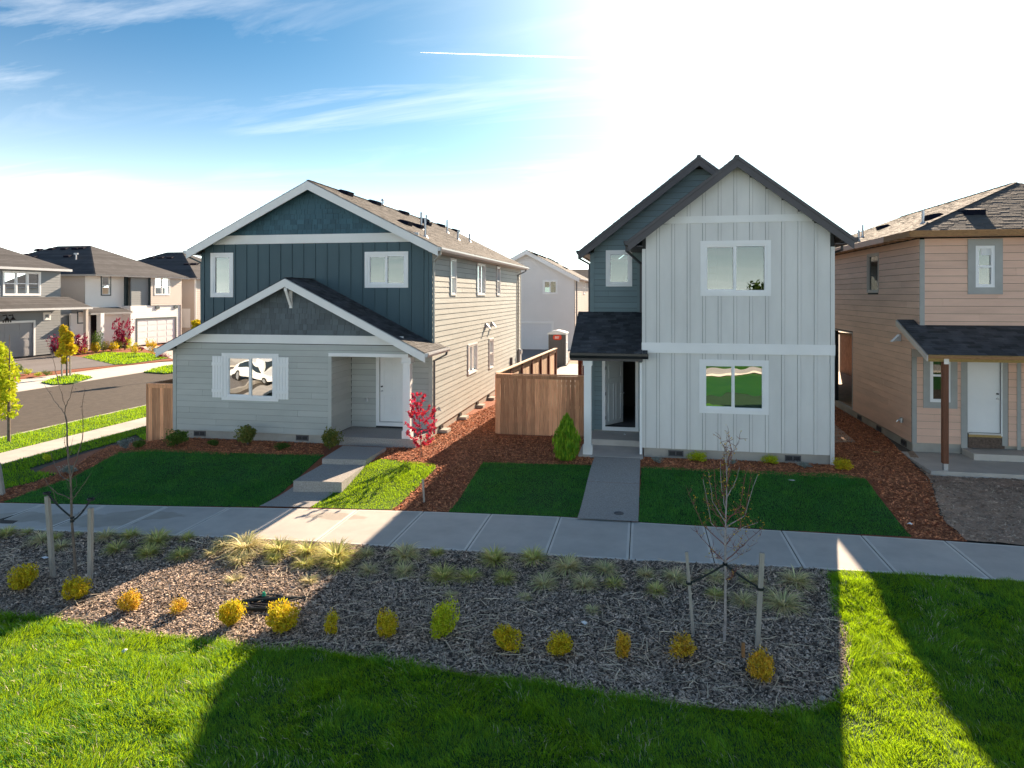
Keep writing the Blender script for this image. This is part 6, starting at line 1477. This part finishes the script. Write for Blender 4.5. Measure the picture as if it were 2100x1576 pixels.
for i, (x, y, w, h, mt, nm, lab) in enumerate(((117, 716, 44, 36, m_maroon, 'maroon_maple', 'maroon weeping maple right of the grey garage'), (160, 712, 44, 34, m_maroon, 'maroon_maple', 'maroon maple behind the staked golden tree'), (256, 700, 42, 52, m_maroon, 'maroon_maple', 'tall maroon maple left of the white garage door'),
    (152, 726, 26, 20, m_yellow, 'gold_shrub', 'golden shrub right behind the staked tree across the street'), (171, 727, 22, 20, m_yellow, 'gold_shrub', 'golden shrub at the corner of the far lawn'), (195, 723, 24, 26, m_yellow, 'gold_shrub', 'golden shrub in front of the black door of the white house'), (198, 706, 26, 26, m_greenleaf, 'green_shrub', 'taller dark green shrub beside the black door'),
    (212, 718, 20, 20, m_olive, 'green_shrub', 'olive shrub right of the white porch column'), (228, 720, 36, 24, m_yellow, 'gold_shrub', 'wide golden shrub in the middle of the far garden'), (246, 712, 20, 18, m_olive, 'green_shrub', 'olive shrub under the tall maroon maple'), (264, 714, 20, 24, m_lime, 'lime_shrub', 'lime shrub right of the tall maroon maple'), (278, 726, 20, 26, m_yellow, 'gold_shrub', 'golden shrub in front of the white garage door, left one'),
    (304, 714, 18, 20, m_yellow, 'gold_shrub', 'golden shrub in front of the white garage door, right one'), (312, 730, 22, 32, m_orange, 'amber_shrub', 'tall amber shrub at the end of the far garden'), (335, 734, 28, 10, m_maroon, 'maroon_shrub', 'low maroon shrub at the far garden edge'), (290, 720, 16, 12, m_maroon, 'maroon_shrub', 'small dark red shrub between two golden shrubs'),
    (36, 767, 26, 22, m_greenleaf, 'green_shrub', 'dark green shrub left of the grey driveway'), (58, 769, 24, 14, m_lime, 'lime_shrub', 'low lime shrub along the grey driveway'), (76, 772, 20, 10, m_lime, 'lime_shrub', 'flat lime shrub along the grey driveway'), (95, 771, 22, 12, m_greenleaf, 'green_shrub', 'low green shrub nearest the far sidewalk'))):
    far_shrub(nm, x, y, w, h, mt, lab, seed=i, cat='maple' if 'maple' in nm else 'shrub')

# ------------------------------------------------------------ stakes and ties
def stake(bx, by, tx, ty, w, label, mt=None, name='stake', cat='stake', group=None, lean=0):
    b = on_g(bx, by); t = on_y(tx, ty, b.y+lean); mb = MB(); d = (t-b).normalized(); mb.bar(b-d*.1, t, w, w*.8, (0, 1, 0)); 
    return mb.build(name, mt or m_stake, None, label, cat, group, base=b), b, t
s1 = stake(109, 1186, 97, 1018, .075, 'square weathered stake left of the left sapling', group='tree stakes', cat='stake')
s2 = stake(185, 1192, 186, 1042, .075, 'square weathered stake right of the left sapling', group='tree stakes')
s3 = stake(1422, 1306, 1408, 1132, .045, 'round weathered stake left of the right sapling', group='tree stakes')
s4 = stake(1553, 1330, 1563, 1134, .065, 'thicker round stake right of the right sapling', group='tree stakes')
stake(870, 1032, 867, 983, .04, 'thin white marker stake beside the sunny lawn')
stake(1524, 1352, 1524, 1318, .045, 'short reddish wooden stub in front of the right sapling', mt=m_timber)
stake(6, 1016, -4, 950, .09, 'pale stake standing at the left edge of the photo')
stake(127, 776, 127, 722, .08, 'thin stake left of the golden tree across the street'); stake(144, 774, 144, 720, .08, 'thin stake right of the golden tree across the street')
def tie(p, q, wrap1, wrap2, label, sag=.03):
    mb = MB(); n = 8; P = [Vector(p).lerp(Vector(q), i/n)-Vector((0, 0, sag*sin(pi*i/n))) for i in range(n+1)]
    for a, b in zip(P[:-1], P[1:]): mb.bar(a, b, .012, .028)
    for c, r in ((p, wrap1), (q, wrap2)):
        c = Vector(c)
        for k in range(8):
            a, b = 2*pi*k/8, 2*pi*(k+1)/8; mb.bar(c+Vector((cos(a)*r, sin(a)*r, 0)), c+Vector((cos(b)*r, sin(b)*r, 0)), .01, .034)
    mb.build('tree_tie', m_strap, None, label, 'tree tie', base=p)
def at_h(s, y): b, t = s[1], s[2]; k = (on_y(s[1].x, 0, 1).y, 0) and ((on_y(1050, y, b.y).z-b.z)/(t.z-b.z)); return b.lerp(t, k)
tb = on_g(157, 1184).y
tie(at_h(s1, 1073), on_y(148, 1062, tb), .058, .03, 'dark strap from the left stake to the left sapling'); tie(at_h(s2, 1081), on_y(148, 1069, tb), .058, .03, 'dark strap from the sapling to its right stake', .05)
tb = on_g(1486, 1319).y
tie(at_h(s3, 1168), on_y(1487, 1157, tb), .04, .03, 'dark strap from the left stake to the right sapling', .02); tie(at_h(s4, 1168), on_y(1487, 1157, tb), .05, .03, 'dark strap from the right sapling to its right stake', .02)

# ------------------------------------------------------------ small things on the ground
def scrap(x, y, s, label, mt=None, cat='litter', h=.02, name='paper_scrap', z=None):
    p = on_g(x, y, .03) if z is None else on_z(x, y, z); rd = random.Random(int(x)); mb = MB(); pts = [p+Vector((cos(a)*s*rd.uniform(.5, 1.1), sin(a)*s*rd.uniform(.4, 1), rd.uniform(0, h*2))) for a in (0, .9, 2, 3, 4.1, 5.2)]
    mb.add([p+Vector((0, 0, h*2.5))]+pts, [(0, i+1, (i+1) % 6+1) for i in range(6)]); return mb.build(name, mt or m_litter, None, label, cat, base=p)
scrap(1198, 1280, .07, 'crumpled white paper scrap in the middle of the bed'); scrap(93, 1146, .09, 'white and pink wrapper lying by the left stake'); scrap(1281, 893, .06, 'white paper scrap on the porch step', z=.24)
scrap(1623, 986, .09, 'flat white lid lying on the mulch under the light grey house', h=.008, name='plastic_disc'); scrap(1866, 1076, .06, 'small white scrap at the lawn corner near the red mulch'); scrap(1685, 1438, .06, 'pale stone at the lower right of the bed', m_stake, 'stone', .03, 'pale_stone')
scrap(1797, 928, .14, 'pale wood offcut on the mulch beside the tan house', m_osb, 'wood scrap', .01, 'wood_offcut'); scrap(255, 1338, .06, 'white stone at the lawn edge', m_litter, 'stone', .02, 'pale_stone')
p = on_g(548, 1240, .01)
DB = root('drain_basin', p, 'dark drain hollow with black pipes and a green marker between two golden shrubs', 'drain')
mb = MB()
for k in range(20):
    a, b = 2*pi*k/20, 2*pi*(k+1)/20; mb.bar(p+Vector((cos(a)*.30, sin(a)*.26, .03)), p+Vector((cos(b)*.30, sin(b)*.26, .03)), .03, .05)
for k in range(7): mb.bar(p+Vector((-.28, -.24+k*.08, .035)), p+Vector((.28, -.24+k*.08, .035)), .02, .02)
mb.build('grate', m_darkmetal, DB); mb = MB(); mb.tube([p+Vector((-.5, -.1, .03)), p+Vector((-.2, .0, .06)), p+Vector((.2, .12, .06)), p+Vector((.6, .3, .03))], [.028]*4, 8); mb.tube([p+Vector((-.3, -.3, .04)), p+Vector((.3, -.22, .06)), p+Vector((.5, -.1, .03))], [.02]*3, 8); mb.build('pipe', m_strap, DB)
g = MB(); q = on_g(541, 1222, .05); g.tube([q, q+Vector((0, 0, .06))], [.035, .02], 8); g.build('marker_cap', m_green, DB)

# ------------------------------------------------------------ contrail high behind the houses
def sky_pt(px, py, D): return O+ray(px, py)*D
c0, c1 = sky_pt(862, 108, 6000), sky_pt(1480, 128, 6000)
mc = Mat('contrail_vapour'); tr_ = mc.N('ShaderNodeBsdfTranslucent'); tr_.inputs[0].default_value = (1, 1, 1, 1); df_ = mc.N('ShaderNodeBsdfDiffuse'); df_.inputs[0].default_value = (1, 1, 1, 1); m1_ = mc.N('ShaderNodeMixShader'); mc.L(tr_.outputs[0], m1_.inputs[1]); mc.L(df_.outputs[0], m1_.inputs[2])
mc.L(m1_.outputs[0], mc.out.inputs[0])
mb = MB(); n = 30; mb.tube([c0.lerp(c1, i/n)+Vector((0, 0, random.uniform(-.25, .25))) for i in range(n+1)], [1.2+4.6*min(1, i/6)*random.uniform(.93, 1.05) for i in range(n+1)], 8)
mb.build('contrail', mc.m, None, 'thin white contrail crossing the sky above the houses', 'contrail', smooth=True, base=c0)

# ------------------------------------------------------------ behind the camera: what the windows mirror, and paving added for bounce light
mb = MB(); mb.box((-40, -9, -.36), (60, -5.2, -.48)); mb.build('park_path', m_conc, kind='structure')
mb = MB(); mb.box((-300, -60, -.7), (300, -15, -.47)); mb.build('bounce_car_park', m_conc, kind='structure')  # pale car park spread wide to bounce light onto the house fronts
blp = [(-40, -6.2), (-40, -.5), (-16, 3.2), (9, 3.2), (30, 3.2), (30, -6.2)]
drape('lawn', [(-20, -5.1), (-20, 3.25), (24, 3.25), (24, -5.1)], m_grass, .014, st=1.0, kind='structure'); drape('lawn', [(-60, -15), (60, -15), (60, -9.1), (-60, -9.1)], m_grass, .02, st=5, kind='structure')

# white car parked behind the viewpoint; the shuttered window mirrors it
wp = on_y(540, 752, 19.05); d_ = (wp-O).normalized(); dm = Vector((d_.x, -d_.y, d_.z)); k_ = (0.35-wp.z)/dm.z; cp = wp+dm*k_
CAR = root('parked_car', (cp.x, cp.y, hgt(cp.x, cp.y)+.02), 'white hatchback car seen only as a reflection in the shuttered window', 'car'); CAR.rotation_euler = (0, 0, radians(25))
m_car = mat('white_car_paint', (.80, .80, .80), .25, .02, 2, spec=.6); m_tyre = mat('tyre_rubber', (.02, .02, .02), .8, .1, 9); m_carglass = mat('car_glass', (.02, .03, .035), .08, .05, 2, spec=.8)
side = [(-2.1, .35), (-2.15, .75), (-1.95, 1.0), (-1.55, 1.38), (-.9, 1.50), (-.1, 1.50), (.55, 1.32), (1.15, .98), (1.85, .82), (2.15, .62), (2.15, .35)]
def hull(wf, zs=0.0, keep=None):
    mb = MB(); n = len(side); P_l = []
    for sgn in (-1, 1):
        for (x, z) in side: w = .86 if z < .9 else .86-.28*(z-.9)/.6; P_l.append((x, sgn*w*wf, z))
    fs = [tuple(range(n)), tuple(range(2*n-1, n-1, -1))]+[(i, (i+1) % n, n+(i+1) % n, n+i) for i in range(n)]
    return mb.add(P_l, fs)
o = hull(1).mesh('body', m_car); obj('body', o, parent=CAR)
for sgn in (-1, 1):
    mb = MB(); mb.prism([(-1.5, sgn*.80, .98), (-1.35, sgn*.70, 1.32), (-.15, sgn*.66, 1.42), (.45, sgn*.70, 1.30), (.95, sgn*.82, .98)], (0, sgn*.03, 0)); obj('side_window', mb.mesh('side_window', m_carglass), parent=CAR)
    for x in (-1.35, 1.35):
        mb = MB(); mb.tube([(x, sgn*.72, .32), (x, sgn*.90, .32)], [.32, .32], 16); w = obj('wheel', mb.mesh('wheel', m_tyre), parent=CAR); mb = MB(); mb.tube([(x, sgn*.89, .32), (x, sgn*.915, .32)], [.20, .19], 12); obj('rim', mb.mesh('rim', m_metal), parent=w)
    mb = MB(); mb.box((2.0, sgn*.45, .60), (2.17, sgn*.78, .74)); obj('headlight', mb.mesh('headlight', m_metal), parent=CAR)
mb = MB(); mb.prism([(.62, -.60, 1.305), (1.12, -.72, 1.02), (1.12, .72, 1.02), (.62, .60, 1.305)], (.02, 0, .03)); obj('windscreen', mb.mesh('windscreen', m_carglass), parent=CAR)

# trees and hedge across the park, mirrored in the windows of the light grey house
def mirror_pt(px, py, Yw, Y):
    w = on_y(px, py, Yw); d = (w-O); d = Vector((d.x, -d.y, d.z)); return w+d*((Yw-Y)/(Yw and (Yw)))
for (px_, py_, Y_, sc, mt_, lab) in ((1562, 572, -34, 2.9, m_greenleaf, 'broad green tree standing across the park behind the viewpoint'), (1450, 700, -12, 1.3, m_greenleaf, 'dark shrub by the park path behind the viewpoint'), (1535, 690, -13, 1.6, m_olive, 'olive shrub by the park path behind the viewpoint')):
    q = mirror_pt(px_, py_, 19.2, Y_); R = root('park_tree' if sc > 2 else 'park_shrub', (q.x, Y_, hgt(q.x, Y_)), lab, 'tree' if sc > 2 else 'shrub')
    c = obj('foliage', crown_mesh('foliage', 2600, .12, mt_, seed=int(px_)), parent=R); zb = 2.0 if sc > 2 else 0; c.location = (0, 0, zb); c.scale = (sc, sc, sc)
    if sc > 2: mb = MB(); mb.tube([(0, 0, -.1), (0.1, 0, 2.6), (0, .1, 5)], [.25, .18, .08], 8); obj('trunk', mb.mesh('trunk', m_bark), parent=R)
